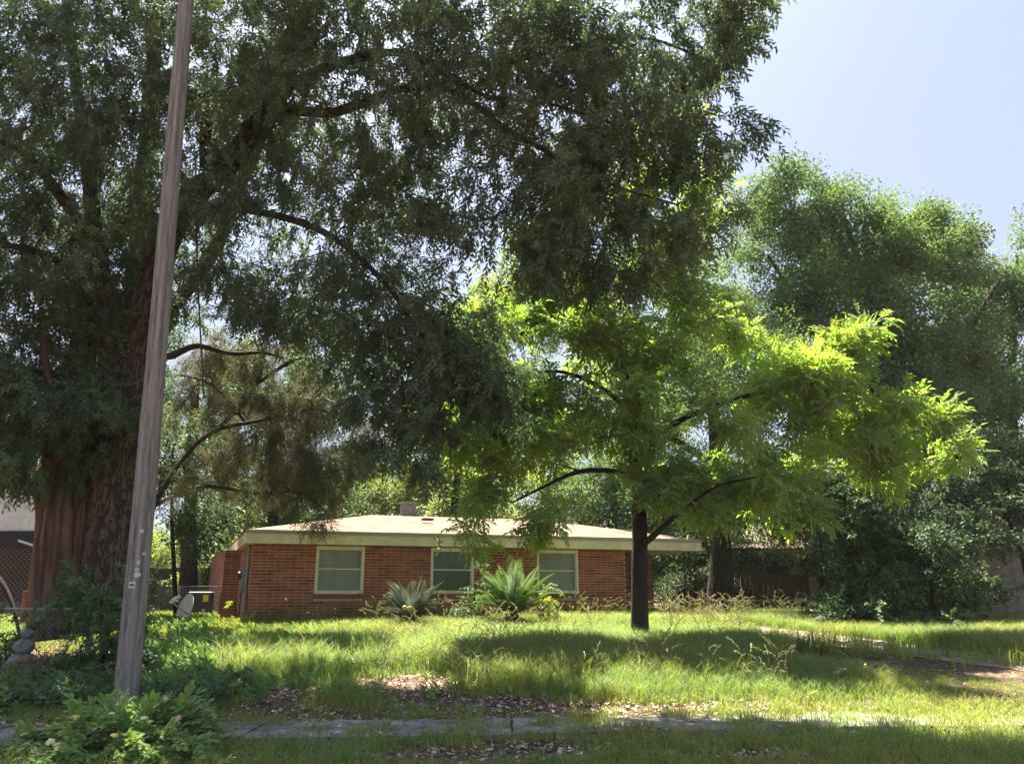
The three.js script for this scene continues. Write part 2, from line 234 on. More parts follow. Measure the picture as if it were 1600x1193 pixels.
windows.forEach(([x0, x1], k) => {
  const w = sub('window', house), y0 = WY0, y1 = WY1, f = 0.05, mid = (y0 + y1) / 2 + 0.02;
  let m = new MB(); m.box(x0, y0, -0.1, x0 + f, y1, 0.02).box(x1 - f, y0, -0.1, x1, y1, 0.02).box(x0 + f, y1 - f, -0.1, x1 - f, y1, 0.02).box(x0 + f, y0, -0.1, x1 - f, y0 + f * 0.8, 0.024); mesh('frame', m, M.creamTrim, w);
  m = new MB(); const a0 = x0 + f, a1 = x1 - f, s = 0.022; m.box(a0, y0 + f * 0.8, -0.055, a0 + s, y1 - f, -0.03).box(a1 - s, y0 + f * 0.8, -0.055, a1, y1 - f, -0.03).box(a0 + s, y1 - f - s, -0.055, a1 - s, y1 - f, -0.03).box(a0 + s, y0 + f * 0.8, -0.055, a1 - s, y0 + f * 0.8 + s, -0.03); mesh('sash', m, M.creamTrim, w);
  mesh('rail', new MB().box(a0 + s, mid - 0.014, -0.058, a1 - s, mid + 0.014, -0.022), M.creamTrim, w);
  for (const [b0, b1] of [[y0 + f * 0.8 + s, mid - 0.014], [mid + 0.014, y1 - f - s]]) { const q = mesh('pane', new THREE.PlaneGeometry(a1 - a0 - 2 * s, b1 - b0), M.glass, w); q.position.set((x0 + x1) / 2, (b0 + b1) / 2, -0.045); }
  const c = new MB(), n = 40; for (let i = 0; i <= n; i++) { const x = lerp(a0 + 0.005, a1 - 0.005, i / n), z = -0.115 + 0.0012 * Math.sin(i * 0.7 + k); c.v(V(x, y0 + 0.03, z), x, 0); c.v(V(x, y1 - 0.03, z), x, 1); } for (let i = 0; i < n; i++) c.quad(2 * i, 2 * i + 2, 2 * i + 3, 2 * i + 1);
  mesh('curtain', c, k === 1 ? M.shadeDark : M.shade, w);
  m = new MB(); for (let i = 0; i < 11; i++) { const t = (x1 - x0 + 0.02) / 11, gx = x0 - 0.01 + i * t; const b = new RoundedBoxGeometry(t - 0.009, 0.09, 0.16, 1, 0.006); b.rotateX(0.2); b.translate(gx + t / 2, y0 - 0.052, -0.04 + R(-0.002, 0.002)); m.geometry(b); } mesh('sill', m, std(col(0.34, 0.14, 0.085), { map: T.brick, roughness: 0.9 }), w);
});
{ // roof
  const e0 = P(393, 827, 16.5).y - YG, ry = P(572, 804, 21.2).y - YG, xL = -0.18, xR = 10.75, zF = 0.4, zB = -7.6, r0 = V(2.95, ry, -3.6), r1 = V(7.9, ry, -3.6);
  const a = V(xL, e0, zF), b = V(xR, e0, zF), c = V(xR, e0, zB), d = V(xL - 0.6, e0, zB), m = new MB();
  const face = (pts, ux, uz) => { const q = pts.map((p) => m.v(p, ux ? p.x : p.z, (ux ? p.z : p.x) * 1.02)); q.length === 4 ? m.quad(...q) : m.tri(...q); };
  face([a, b, r1, r0], 1); face([b, c, r1], 0); face([c, d, r0, r1], 1); face([d, a, r0], 0);
  const low = (p) => V(p.x, p.y - 0.05, p.z); face([low(b), low(a), low(r0), low(r1)], 1); face([low(c), low(b), low(r1)], 0); face([low(d), low(c), low(r1), low(r0)], 1); face([low(a), low(d), low(r0)], 0);
  const roof = mesh('roof', m.geo(true), M.shingle, house);
  let q = new MB(); q.box(xL - 0.012, e0 - 0.075, zF + 0.002, xR + 0.012, e0 + 0.004, zF + 0.02); mesh('drip_edge', q, M.drip, roof);
  q = new MB(); q.box(xL, TOP + 0.004, zF - 0.03, xR, e0 - 0.03, zF); q.box(xR - 0.03, TOP + 0.004, zB, xR, e0 - 0.03, zF - 0.032); mesh('fascia', q, M.cream, roof);
  q = new MB(); const dx = -0.6, sd = V(xL, 0, zF - 0.034), n = 1; { const p = [[xL, zF - 0.034], [xL + 0.03, zF - 0.034], [xL + dx + 0.03, zB], [xL + dx, zB]]; const lo = p.map((t) => q.v(V(t[0], TOP + 0.004, t[1]), t[1], 0)), hi = p.map((t) => q.v(V(t[0], e0 - 0.03, t[1]), t[1], 0.3)); q.quad(lo[0], hi[0], hi[3], lo[3]); q.quad(lo[1], lo[2], hi[2], hi[1]); q.quad(lo[0], lo[1], hi[1], hi[0]); } fmesh('fascia', q, M.cream, roof);
  q = new MB(); { const p = [[xL + 0.032, zF - 0.034], [xR - 0.032, zF - 0.034], [xR - 0.032, zB], [xL + dx + 0.034, zB]].map((t) => q.v(V(t[0], TOP + 0.012, t[1]), t[0], t[1])); q.quad(p[3], p[2], p[1], p[0]); const t = [[xL + 0.032, zF - 0.034], [xR - 0.032, zF - 0.034], [xR - 0.032, zB], [xL + dx + 0.034, zB]].map((s) => q.v(V(s[0], TOP + 0.022, s[1]), s[0], s[1])); q.quad(...t); } fmesh('soffit', q, M.cream, house);
  // inside: floor, rear and end walls, so that the windows look into a closed room
  q = new MB(); q.box(0.01, -0.1, -7.39, 10.4, 0, -0.15).box(0.01, 0.001, -7.39, 10.4, TOP, -7.25).box(10.36, 0.001, -7.24, 10.49, TOP, -1.95).box(0.16, 0.001, -3.2, 10.35, TOP, -3.1); mesh('inner_walls', q, M.room, house);
  // chimney and vent pipe
  const k = P(637, 806, 21.9).applyMatrix4(toHouse), ch = sub('chimney', roof); q = new MB(); const ty = P(637, 787, 21.9).applyMatrix4(toHouse).y; q.box(k.x - 0.19, ry - 0.5, k.z - 0.19, k.x + 0.19, ty, k.z + 0.19); mesh('stack', q, std(col(0.42, 0.41, 0.4), { map: T.mottle }), ch); mesh('cap', new MB().box(k.x - 0.215, ty + 0.001, k.z - 0.215, k.x + 0.215, ty + 0.045, k.z + 0.215), M.drip, ch);
  const vp = P(842, 822, 20.2).applyMatrix4(toHouse), vt = P(842, 791, 20.2).applyMatrix4(toHouse); mesh('vent_pipe', new MB().tube([vp, vt], [0.035, 0.035], 10), M.galv, roof);
  mesh('roof_vent', new RoundedBoxGeometry(0.3, 0.06, 0.2, 1, 0.02).translate(P(668, 811, 19.9).applyMatrix4(toHouse).x, P(668, 811, 19.9).applyMatrix4(toHouse).y, P(668, 811, 19.9).applyMatrix4(toHouse).z), M.rust, roof);
  // low carport roof behind the porch
  q = new MB(); q.box(10.76, e0 - 0.16, -6.6, 12.1, e0 - 0.08, -1.6); mesh('carport_roof', q, M.white, house);
  // wrought iron porch post
  const post = sub('porch_post', house); q = new MB(); for (const x of [10.34, 10.5]) q.box(x - 0.013, -0.1, 0.19, x + 0.013, TOP, 0.216); mesh('bar', q, M.rust, post);
  for (let y = 0.12; y < TOP - 0.1; y += 0.15) { const s = new THREE.TorusGeometry(0.05, 0.009, 5, 14); s.translate(10.42, y, 0.203); mesh('scroll', s, M.rust, post); }
  // meter, conduit and boxes on the side wall
  const mw = (t, y, z) => V(-0.004 - 0.286 * t - z * 0.99, y, -0.004 - 2.716 * t);
  const ms = sub('electric_meter', house); q = new MB(); q.tube([mw(0.16, -0.1, 0.05), mw(0.16, TOP + 0.3, 0.05)], [0.03, 0.03], 8); mesh('conduit', q, M.galv, ms);
  mesh('meter_box', new RoundedBoxGeometry(0.13, 0.42, 0.26, 2, 0.015).translate(...mw(0.24, 0.95, 0.07).toArray()), M.galv, ms); const mt = new THREE.CylinderGeometry(0.085, 0.085, 0.09, 18); mt.rotateZ(Math.PI / 2); mt.translate(...mw(0.24, 1.0, 0.17).toArray()); mesh('meter', mt, M.darkMetal, ms);
  mesh('breaker_box', new RoundedBoxGeometry(0.1, 0.3, 0.22, 2, 0.012).translate(...mw(0.42, 0.78, 0.055).toArray()), M.galv, ms);
  q = new MB(); q.tube([mw(0.62, -0.1, 0.03), mw(0.6, 1.1, 0.03)], [0.014, 0.014], 6).tube([mw(0.05, -0.1, 0.02), mw(0.05, 0.5, 0.02), mw(0.1, 0.62, 0.02)], [0.012, 0.012, 0.012], 6); mesh('cable', q, M.darkMetal, ms);
  mesh('utility_box', new RoundedBoxGeometry(0.12, 0.26, 0.09, 2, 0.012).translate(8.95, 0.62, -1.74), M.galv, house);
}

// ---------------------------------------------------------------- neighbouring buildings
{ // white sided house at the far left, with a lattice porch
  const d = 23, a = P(-260, 935, d), o = thing('neighbor_house', 'white sided neighbor house with dark porch beam and brown lattice at far left', 'house', V(a.x, YG, -d)), px = (x) => P(x, 900, d).x - a.x, py = (y) => P(0, y, d).y - YG;
  const w = px(62), boards = sub('wall', o); for (let y = py(829), k = 0; y < py(745); y += 0.19, k++) { const b = new MB(); b.box(0, y, -0.03 + 0.012, w, y + 0.186, 0.012); const q = mesh('siding_board', b, M.white, boards); q.rotation.x = 0.05; q.position.z = 0.03 - y * 0.05; }
  mesh('beam', new MB().box(0, py(856), -0.06, w + 0.02, py(830), 0.16), std(col(0.09, 0.075, 0.065), { map: T.plank }), o);
  let m = new MB(); { const y0 = py(940), y1 = py(857), h = y1 - y0, xa = px(-60), xb = px(52); for (let k = -14; k < 60; k++) for (const s of [0, 1]) { const x = xa + k * 0.15; let t0 = Math.max(0, (xa - x) / h), t1 = Math.min(1, (xb - x) / h); if (t1 - t0 < 0.02) continue; const f = (t) => V(x + t * h, s ? y0 + t * h : y1 - t * h, s * 0.012), n = V(s ? -0.016 : 0.016, 0.016, 0), q = [f(t0).sub(n), f(t1).sub(n), f(t1).add(n), f(t0).add(n)].map((p) => m.v(p, p.x, p.y)), r = [f(t0).sub(n), f(t1).sub(n), f(t1).add(n), f(t0).add(n)].map((p) => m.v(V(p.x, p.y, p.z - 0.008), p.x, p.y)); m.quad(...q); m.quad(...r.reverse()); } }
  tag(fmesh('lattice', m, std(col(0.36, 0.2, 0.1), { map: T.plank }), o), null, null, null, 'stuff');
  mesh('post', new MB().box(px(53.5), py(945), 0.02, px(56.5), py(853), 0.1), M.white, o);
  mesh('gutter', new MB().tube([V(px(26), py(845), 0.2), V(px(54), py(853.5), 0.2)], [0.035, 0.035], 8), M.white, o);
  mesh('inner_wall', new MB().box(0, -0.1, -3.2, w + 0.3, 3.2, -3.0).box(0, -0.1, -2.99, w + 0.3, 0, 0), M.room, o);
  m = new MB(); const e = py(748); { const p = [V(-0.3, e, 0.35), V(w + 0.35, e, 0.35), V(w + 0.35, e + 0.95, -3), V(-0.3, e + 0.95, -3), V(-0.3, e, -6.4), V(w + 0.35, e, -6.4)].map((p) => m.v(p, p.x, p.z)); m.quad(p[0], p[1], p[2], p[3]); m.quad(p[3], p[2], p[5], p[4]); } fmesh('roof', m, M.shingle, o);
}
{ // tan house behind the board fence
  const d = 28, a = P(1194, 900, d), o = thing('tan_house', 'tan sided house with cream eave showing above the weathered board fence', 'house', V(a.x, YG, -d)), px = (x) => P(x, 900, d).x - a.x, py = (y) => P(1194, y, d).y - YG, w = px(1330), boards = sub('wall', o);
  for (let y = -0.1; y < py(858); y += 0.2) { const q = mesh('siding_board', new MB().box(0, y, -0.03, w, y + 0.195, 0), std(col(0.4, 0.29, 0.22), { map: T.paint }), boards); q.position.z = R(-0.004, 0.004); q.rotation.x = 0; }
  mesh('eave', new MB().box(px(1148), py(871), -1.2, px(1192), py(862), 0.5), M.cream, o);
  mesh('inner_wall', new MB().box(px(1150), -0.1, -4.2, w, 3, -4).box(px(1150), -0.1, -3.98, px(1150) + 0.15, py(862) , -1.5), M.room, o);
  const m = new MB(), e = py(857); { const p = [V(-1.3, e, 0.5), V(w + 0.4, e, 0.5), V(w + 0.4, e + 1.1, -4), V(-1.3, e + 1.1, -4)].map((p) => m.v(p, p.x, p.z)); m.quad(...p); } fmesh('roof', m, M.darkShingle, o);
}
{ // beige stucco house at the far right
  const d = 20.5, a = P(1480, 940, d), o = thing('stucco_house', 'beige stucco house half hidden behind shrubs at far right', 'house', V(a.x, YG, -d), rad(-8)), py = (y) => P(1480, y, d).y - YG, st = std(col(0.4, 0.34, 0.255), { map: T.mottle, bumpMap: T.mottle, bumpScale: 0.004, roughness: 0.95 });
  const t = py(860); mesh('wall', new MB().box(0, -0.2, -7, 9, t, 0), st, o); mesh('eave', new MB().box(-0.3, t + 0.002, -7.3, 9.3, t + 0.14, 0.3), std(col(0.34, 0.29, 0.22), { map: T.paint }), o); mesh('base_band', new MB().box(-0.02, -0.2, 0.002, 9.02, 0.12, 0.02), M.stone, o);
  const m = new MB(), e = t + 0.143, p = [V(-0.35, e, 0.35), V(9.35, e, 0.35), V(9.35, e, -7.35), V(-0.35, e, -7.35), V(3, e + 1, -3.5), V(6.2, e + 1, -3.5)].map((q) => m.v(q, q.x, q.z)); m.quad(p[0], p[1], p[5], p[4]); m.quad(p[2], p[3], p[4], p[5]); m.tri(p[1], p[2], p[5]); m.tri(p[3], p[0], p[4]); fmesh('roof', m, M.darkShingle, o);
}
// ---------------------------------------------------------------- leaves and sprays (each grows along +Z)
function leaf(m, at, dir, up, len, wid, bend = 0.25) {        // folded blade of four triangles
  const z = dir.clone().normalize(), x = V(0, 0, 0).crossVectors(up, z).normalize(), y = V(0, 0, 0).crossVectors(z, x), q = (a, b, c) => m.v(at.clone().addScaledVector(x, a * wid).addScaledVector(y, b * len).addScaledVector(z, c * len), a, c);
  const a = q(0, 0, 0), b = q(-0.5, 0.07, 0.45), c = q(0, -bend * 0.2, 0.5), d = q(0.5, 0.07, 0.45), e = q(0, -bend, 1);
  m.tri(a, c, b); m.tri(a, d, c); m.tri(b, c, e); m.tri(c, d, e);
}
const unit = () => V(gauss(), gauss(), gauss()).normalize();
function ovate(m, at, dir, up, len, wid, bend = 0.25) {       // broad leaf, folded along the midrib
  const z = dir.clone().normalize(), x = V(0, 0, 0).crossVectors(up, z).normalize(), y = V(0, 0, 0).crossVectors(z, x), q = (a, b, c) => m.v(at.clone().addScaledVector(x, a * wid).addScaledVector(y, b * len).addScaledVector(z, c * len), a, c);
  const a = q(0, 0, 0), l1 = q(-0.5, 0.06, 0.3), l2 = q(-0.4, 0.02 - bend * 0.3, 0.65), r1 = q(0.5, 0.06, 0.3), r2 = q(0.4, 0.02 - bend * 0.3, 0.65), c = q(0, -bend * 0.15, 0.45), e = q(0, -bend, 1);
  m.tri(a, c, l1); m.tri(a, r1, c); m.tri(l1, c, l2); m.tri(c, r1, r2); m.tri(l2, c, e); m.tri(c, r2, e);
}
function oakSpray(n = 14, L = 0.36, ll = 0.1, lw = 0.033) { const m = new MB(); for (let k = 0; k < n; k++) { const t = 0.1 + 0.9 * k / n, a = k * 2.4 + R(-0.4, 0.4), d = V(Math.cos(a) * 0.8, Math.sin(a) * 0.7 - 0.25, 0.75 + R(-0.3, 0.3)); leaf(m, V(0, -0.05 * t * t, t * L), d, V(R(-0.4, 0.4), 1, R(-0.4, 0.4)), ll * R(0.75, 1.25), lw * R(0.8, 1.2), R(0.05, 0.35)); } m.tube([V(0, 0, 0), V(0, -0.05, L)], [0.003, 0.001], 3, 1, 0, 0, false); return m.geo(true); }
function pecanSpray(nl = 4, leaflets = 4) { const m = new MB(); for (let k = 0; k < nl; k++) { const a = k * 2.4 + R(-0.3, 0.3), d = V(Math.cos(a), Math.sin(a) * 0.6 + 0.15, 0.8 + R(-0.2, 0.2)).normalize(), L = R(0.22, 0.34), s = V(0, 0, k * 0.05), x = V(0, 0, 0).crossVectors(V(0, 1, 0), d).normalize(); for (let i = 0; i <= leaflets; i++) { const t = 0.25 + 0.75 * i / leaflets, p = s.clone().addScaledVector(d, t * L); p.y -= t * t * 0.05; if (i === leaflets) leaf(m, p, d.clone().add(V(0, -0.35, 0)), V(0, 1, 0), 0.13, 0.045, 0.2); else for (const q of [-1, 1]) leaf(m, p, d.clone().multiplyScalar(0.6).addScaledVector(x, q * 0.85).add(V(0, R(-0.3, 0.2), 0)), V(R(-0.2, 0.2), 1, R(-0.2, 0.2)), R(0.08, 0.125), R(0.038, 0.054), R(0.05, 0.25)); } } return m.geo(true); }
function clumpSpray(n, r, ll, lw) { const m = new MB(); for (let k = 0; k < n; k++) { const p = unit().multiplyScalar(r * Math.cbrt(rnd())); p.z += r * 0.5; const d = unit(); d.y -= 0.2; const z = d.normalize(), x = V(0, 0, 0).crossVectors(V(R(-0.5, 0.5), 1, R(-0.5, 0.5)), z).normalize(), l = ll * R(0.7, 1.3), w = lw * R(0.8, 1.2), a = m.v(p, 0, 0), b = m.v(p.clone().addScaledVector(z, l * 0.5).addScaledVector(x, -w / 2), 0, 0.5), c = m.v(p.clone().addScaledVector(z, l), 0.5, 1), e = m.v(p.clone().addScaledVector(z, l * 0.5).addScaledVector(x, w / 2), 1, 0.5); m.tri(a, e, b); m.tri(b, e, c); } return m.geo(true); }
function cedarSpray(n = 20, L = 0.32) { const m = new MB(); for (let k = 0; k < n; k++) { const t = k / n, a = k * 2.2 + R(-0.5, 0.5), d = V(Math.cos(a), Math.sin(a) * 0.7 - 0.15, 0.7), p = V(0, -0.12 * t * t, t * L); leaf(m, p, d, V(0, 1, 0), R(0.04, 0.09), 0.016, 0.2); leaf(m, p.clone().addScaledVector(d.normalize(), 0.05), V(d.x + R(-0.8, 0.8), d.y, d.z), V(0, 1, 0), R(0.04, 0.07), 0.014, 0.2); } m.tube([V(0, 0, 0), V(0, -0.12, L)], [0.004, 0.0015], 3, 1, 0, 0, false); return m.geo(true); }
function broadSpray(n = 12, L = 0.3, ll = 0.1, lw = 0.05) { const m = new MB(); for (let k = 0; k < n; k++) { const t = 0.15 + 0.85 * k / n, a = k * 1.57 + R(-0.3, 0.3), d = V(Math.cos(a), Math.sin(a) * 0.4 + 0.1, 0.6 + t * 0.4); ovate(m, V(0, 0, t * L), d, V(R(-0.2, 0.2), 1, R(-0.2, 0.2) + 0.2), ll * R(0.7, 1.2), lw * R(0.85, 1.15), R(0.1, 0.4)); } m.tube([V(0, 0, 0), V(0, 0, L)], [0.004, 0.002], 3, 1, 0, 0, false); return m.geo(true); }

// Fills lobes [px, py, depth, rx px, ry px, rz m, branchlets] with branchlets that start at the nearest limb and carry sprays.
function crown(tree, lobes, limbs, o) {
  const nodes = limbs.flatMap((l) => l.pts.map((p, k) => ({ p, r: l.rads[k] }))), wood = new MB(), mats = o.sprays.map(() => []), cols = o.sprays.map(() => []), tmp = V(0, 0, 0);
  const droop = o.droop ?? 0.15, per = o.per ?? 9, spread = o.spread ?? 0.16, size = o.size ?? 1;
  const near = (p) => { let b = null, bd = 1e9; for (const n of nodes) { const d = n.p.distanceToSquared(p) + (n.p.y > p.y + 0.6 ? 0.3 : 0); if (d < bd) { bd = d; b = n; } } return b; };
  for (const [px, py, d, rx, ry, rz, n] of lobes) {
    const c = P(px, py, d), s = mpp(py, d), ex = rx * s, ey = ry * s, hue = R(-0.1, 0.1), nb = Math.max(3, Math.round(n * (o.mul ?? 1.6) / 9)), cores = Array.from({ length: nb }, () => ({ q: unit().multiplyScalar(Math.pow(rnd(), 0.4) * 0.95), tone: R(-0.14, 0.14) })), cr = o.clump ?? 0.46;
    for (let k = 0; k < n * (o.mul ?? 1.6); k++) {
      const core = cores[k % nb], q = unit().multiplyScalar(Math.pow(rnd(), 0.5) * cr).add(core.q), target = V(c.x + q.x * ex, c.y + q.y * ey, c.z + q.z * rz);
      if (target.y < ground(target.x, target.z) + (o.clear ?? 0.3)) continue;
      if (o.skip && o.skip(target)) continue;
      const a = near(target), len = a.p.distanceTo(target); if (len < 0.12) continue;
      const out = target.clone().sub(c); out.y *= 0.6; const mid = a.p.clone().lerp(target, 0.5); mid.y += len * R(0.02, 0.16) * (o.arch ?? 1); mid.x += gauss() * len * 0.1; mid.z += gauss() * len * 0.1;
      const end = target.clone(); end.y -= droop * Math.min(1, len) * 0.4;
      const pts = new THREE.QuadraticBezierCurve3(a.p, mid, end).getPoints(len > 1 ? 5 : 3), r0 = Math.min(a.r * 0.6, (o.twigR ?? 0.006) + 0.011 * len), r1 = Math.min(r0, o.twigEnd ?? 0.0035);
      wood.tube(pts, taper(r0, r1, pts.length), 4, 0.2, 0, 0, false);
      for (let i = 1; i < pts.length; i++) nodes.push({ p: pts[i], r: lerp(r0, r1, i / (pts.length - 1)) });
      const cnt = Math.max(3, Math.round(per * R(0.7, 1.3) * clamp(len, 0.6, 1.5))), bd = end.clone().sub(mid).normalize();
      const tone = R(-0.12, 0.12) + core.tone + hue;
      for (let i = 0; i < cnt; i++) {
        const t = 1 - Math.min(1, 0.95 / Math.max(len, 0.5)) * Math.pow(i / cnt, 0.8), f = t * (pts.length - 1), j = Math.min(pts.length - 2, Math.max(0, Math.floor(f))); tmp.lerpVectors(pts[j], pts[j + 1], f - j);
        const dir = bd.clone().multiplyScalar(0.7).add(unit().multiplyScalar(0.75)).addScaledVector(out.clone().normalize(), 0.3); dir.y -= droop * R(0.5, 2.2);
        const p = tmp.clone().add(unit().multiplyScalar(spread * rnd())), w = Math.floor(rnd() * o.sprays.length), up = V(R(-0.5, 0.5), 1, R(-0.5, 0.5));
        mats[w].push(M4(p, dir, up, size * R(0.75, 1.25))); const b = 1 + tone + R(-0.22, 0.22), y = R(-0.14, 0.18) + hue * 0.6; cols[w].push(col(b * (1 + y), b, b * (1 - y * 0.8)));
      }
    }
  }
  const bm = mesh('branches', wood, o.wood ?? M.twig, tree); bm.userData.kind = 'stuff';
  o.sprays.forEach((g, k) => { if (mats[k].length) instanced('crown', g, Array.isArray(o.leaf) ? o.leaf[k % o.leaf.length] : o.leaf, mats[k], cols[k], tree); });
  return mats.reduce((n, m) => n + m.length, 0);
}
// limbs given as [px, py, depth, width px] points
function limb(name, tree, pts, mat, o = {}) {
  const c = pts.map(([x, y, d]) => P(x, y, d)), n = o.n ?? Math.max(6, pts.length * 5), line = spline(c, n - 1), ws = pts.map(([x, y, d, w]) => w / 2 * mpp(y, d)), rads = line.map((_, k) => { const f = k / (n - 1) * (ws.length - 1), j = Math.min(ws.length - 2, Math.floor(f)); return lerp(ws[j], ws[j + 1], f - j); });
  if (o.flare) for (let k = 0; k < n; k++) rads[k] *= 1 + o.flare * Math.exp(-k / (n - 1) * 9);
  mesh(name, new MB().tube(line, rads, o.sides ?? 12, 1, o.rough ?? 0.1, o.lobes ?? 0), mat, tree);
  return { pts: line, rads };
}
const footOf = (px, py, d, dx = 0) => { const p = P(px, py, d); return [px, py, d]; };
const oakA = oakSpray(), oakB = oakSpray(11, 0.28), pecA = pecanSpray(), pecB = pecanSpray(3, 5), cedA = cedarSpray(), clA = clumpSpray(34, 0.26, 0.085, 0.042), clB = clumpSpray(26, 0.22, 0.08, 0.036), brA = broadSpray(), brB = broadSpray(9, 0.22, 0.085, 0.045);
const L = {
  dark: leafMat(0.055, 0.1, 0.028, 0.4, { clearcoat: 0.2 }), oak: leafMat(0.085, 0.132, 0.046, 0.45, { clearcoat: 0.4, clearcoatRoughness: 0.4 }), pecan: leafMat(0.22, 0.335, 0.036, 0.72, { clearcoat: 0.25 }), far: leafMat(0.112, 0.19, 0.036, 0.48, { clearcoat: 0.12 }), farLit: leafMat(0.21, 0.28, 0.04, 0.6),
  cedar: leafMat(0.1, 0.1, 0.04, 0.4), shrub: leafMat(0.085, 0.165, 0.036, 0.42), grassy: leafMat(0.24, 0.3, 0.038, 0.55, { clearcoat: 0 }),
};
let total = 0;
function tree(name, label, cat, foot, group) { return thing(name, label, cat, V(0, 0, 0), 0, group); }

{ // the big oak on the left: two stems and limbs that sweep over the lawn
  const t = thing('oak_tree', 'huge dark oak with grey trunk behind the utility pole, limbs sweeping over the lawn', 'tree'), m = M.greyBark, l = [];
  l.push(limb('trunk', t, [[168, 985, 12.6, 84], [167, 900, 12.6, 72], [173, 800, 12.6, 64], [184, 700, 12.6, 64], [200, 600, 12.6, 58], [222, 500, 12.5, 52], [245, 410, 12.4, 46], [285, 325, 12.2, 42], [330, 280, 12, 36], [375, 235, 11.8, 34], [411, 164, 11.6, 30], [446, 76, 11.5, 26], [487, 0, 11.4, 22], [530, -110, 11.3, 16]], m, { sides: 18, flare: 0.1, lobes: 0.03 }));
  l.push(limb('limb', t, [[196, 610, 12.7, 36], [205, 500, 12.9, 33], [216, 410, 13, 30], [225, 270, 13.2, 27], [236, 135, 13.3, 22], [250, 0, 13.4, 17], [262, -120, 13.5, 11]], m));
  l.push(limb('limb', t, [[176, 640, 12.5, 33], [165, 500, 12.3, 31], [155, 420, 12.1, 28], [145, 330, 12, 23], [128, 200, 11.9, 19], [110, 60, 11.8, 14], [90, -90, 11.7, 9]], m));
  l.push(limb('limb', t, [[250, 500, 12.2, 23], [292, 450, 12.6, 23], [329, 399, 13, 22], [358, 340, 13.3, 19], [381, 276, 13.5, 17], [405, 223, 13.7, 16], [440, 120, 14, 11], [470, 10, 14, 7]], m));
  l.push(limb('limb', t, [[320, 286, 12, 17], [329, 170, 11.6, 16], [411, 152, 11.2, 16], [499, 111, 10.8, 16], [560, 90, 10.5, 14], [616, 82, 10.3, 12], [690, 100, 10, 11], [800, 95, 9.8, 9], [900, 70, 9.7, 6], [1010, 60, 9.6, 5], [1110, 95, 9.6, 3]], m));
  l.push(limb('limb', t, [[411, 164, 11.4, 17], [520, 175, 10.8, 16], [640, 136, 10.3, 13], [705, 141, 10, 12], [790, 200, 9.8, 9], [880, 250, 9.7, 7], [960, 290, 9.6, 5], [1060, 320, 9.6, 3]], m));
  l.push(limb('limb', t, [[300, 320, 12, 14], [400, 330, 11.6, 12], [500, 360, 11.2, 11], [580, 420, 11, 9], [640, 500, 10.9, 6], [670, 600, 10.9, 3]], m));
  l.push(limb('limb', t, [[150, 380, 12.1, 19], [90, 300, 11.6, 16], [40, 240, 11.2, 12], [-20, 215, 11, 9], [-120, 180, 10.8, 5]], m));
  l.push(limb('limb', t, [[160, 470, 12.3, 17], [110, 420, 12, 14], [50, 390, 11.8, 11], [-30, 380, 11.6, 8]], m));
  l.push(limb('limb', t, [[175, 650, 12.4, 14], [120, 600, 12, 11], [60, 580, 11.8, 8], [0, 590, 11.6, 5]], m));
  l.push(limb('limb', t, [[640, 82, 10.2, 9], [698, 115, 9.9, 8], [760, 150, 9.6, 7], [850, 160, 9.4, 5], [950, 190, 9.3, 4], [1040, 215, 9.3, 3]], m));
  l.push(limb('limb', t, [[246, 500, 12.2, 17], [258, 556, 12.4, 12], [305, 540, 12.6, 9], [360, 552, 12.8, 7], [411, 551, 13, 5], [480, 570, 13.2, 3]], m));
  const lobes = [
    [100, 140, 11.2, 200, 180, 1.8, 204], [40, 420, 11.6, 140, 170, 1.6, 143], [100, 610, 12, 160, 110, 1.2, 114], [20, 640, 11.4, 70, 110, 1, 60],
    [330, 110, 11.3, 190, 150, 1.8, 156], [230, 330, 12.8, 120, 170, 1.5, 89], [400, 340, 11.7, 160, 130, 1.4, 89], [560, 110, 10.6, 190, 140, 1.5, 136],
    [790, 100, 9.9, 200, 140, 1.5, 126], [1000, 60, 9.7, 160, 90, 1.2, 73], [1090, 70, 9.6, 85, 80, 0.9, 37], [900, 205, 9.6, 210, 100, 1.2, 100], [1090, 230, 9.5, 95, 65, 0.8, 30],
    [830, 320, 9.8, 150, 110, 1.1, 73], [985, 330, 9.7, 140, 95, 1, 59], [900, 420, 9.9, 110, 70, 0.8, 33], [1120, 310, 9.7, 60, 40, 0.6, 11],
    [560, 330, 11.2, 130, 110, 1.2, 68], [600, 480, 11, 130, 110, 1.1, 104], [680, 600, 10.9, 130, 110, 1, 115], [760, 560, 10.8, 60, 90, 0.7, 20], [640, 690, 10.9, 80, 60, 0.7, 31], [450, 460, 12, 130, 90, 1.1, 66],
    [130, 480, 12.6, 90, 130, 1, 60], [60, 730, 11.8, 70, 60, 0.8, 26],
    [630, 250, 10.8, 70, 60, 0.8, 45], [690, 330, 10.6, 50, 60, 0.7, 26],
    [250, -120, 11.5, 330, 160, 2.4, 180], [700, -120, 10.3, 330, 140, 2, 136], [-190, 250, 11, 170, 330, 2, 131], [450, -330, 12, 400, 150, 2.5, 108], [-150, -150, 11.5, 200, 200, 2.2, 84],
  ];
  total += crown(t, lobes, l, { sprays: [oakA, oakB], leaf: L.oak, per: 12, droop: 0.2, spread: 0.24, clear: 1.2, mul: 1.75 });
}
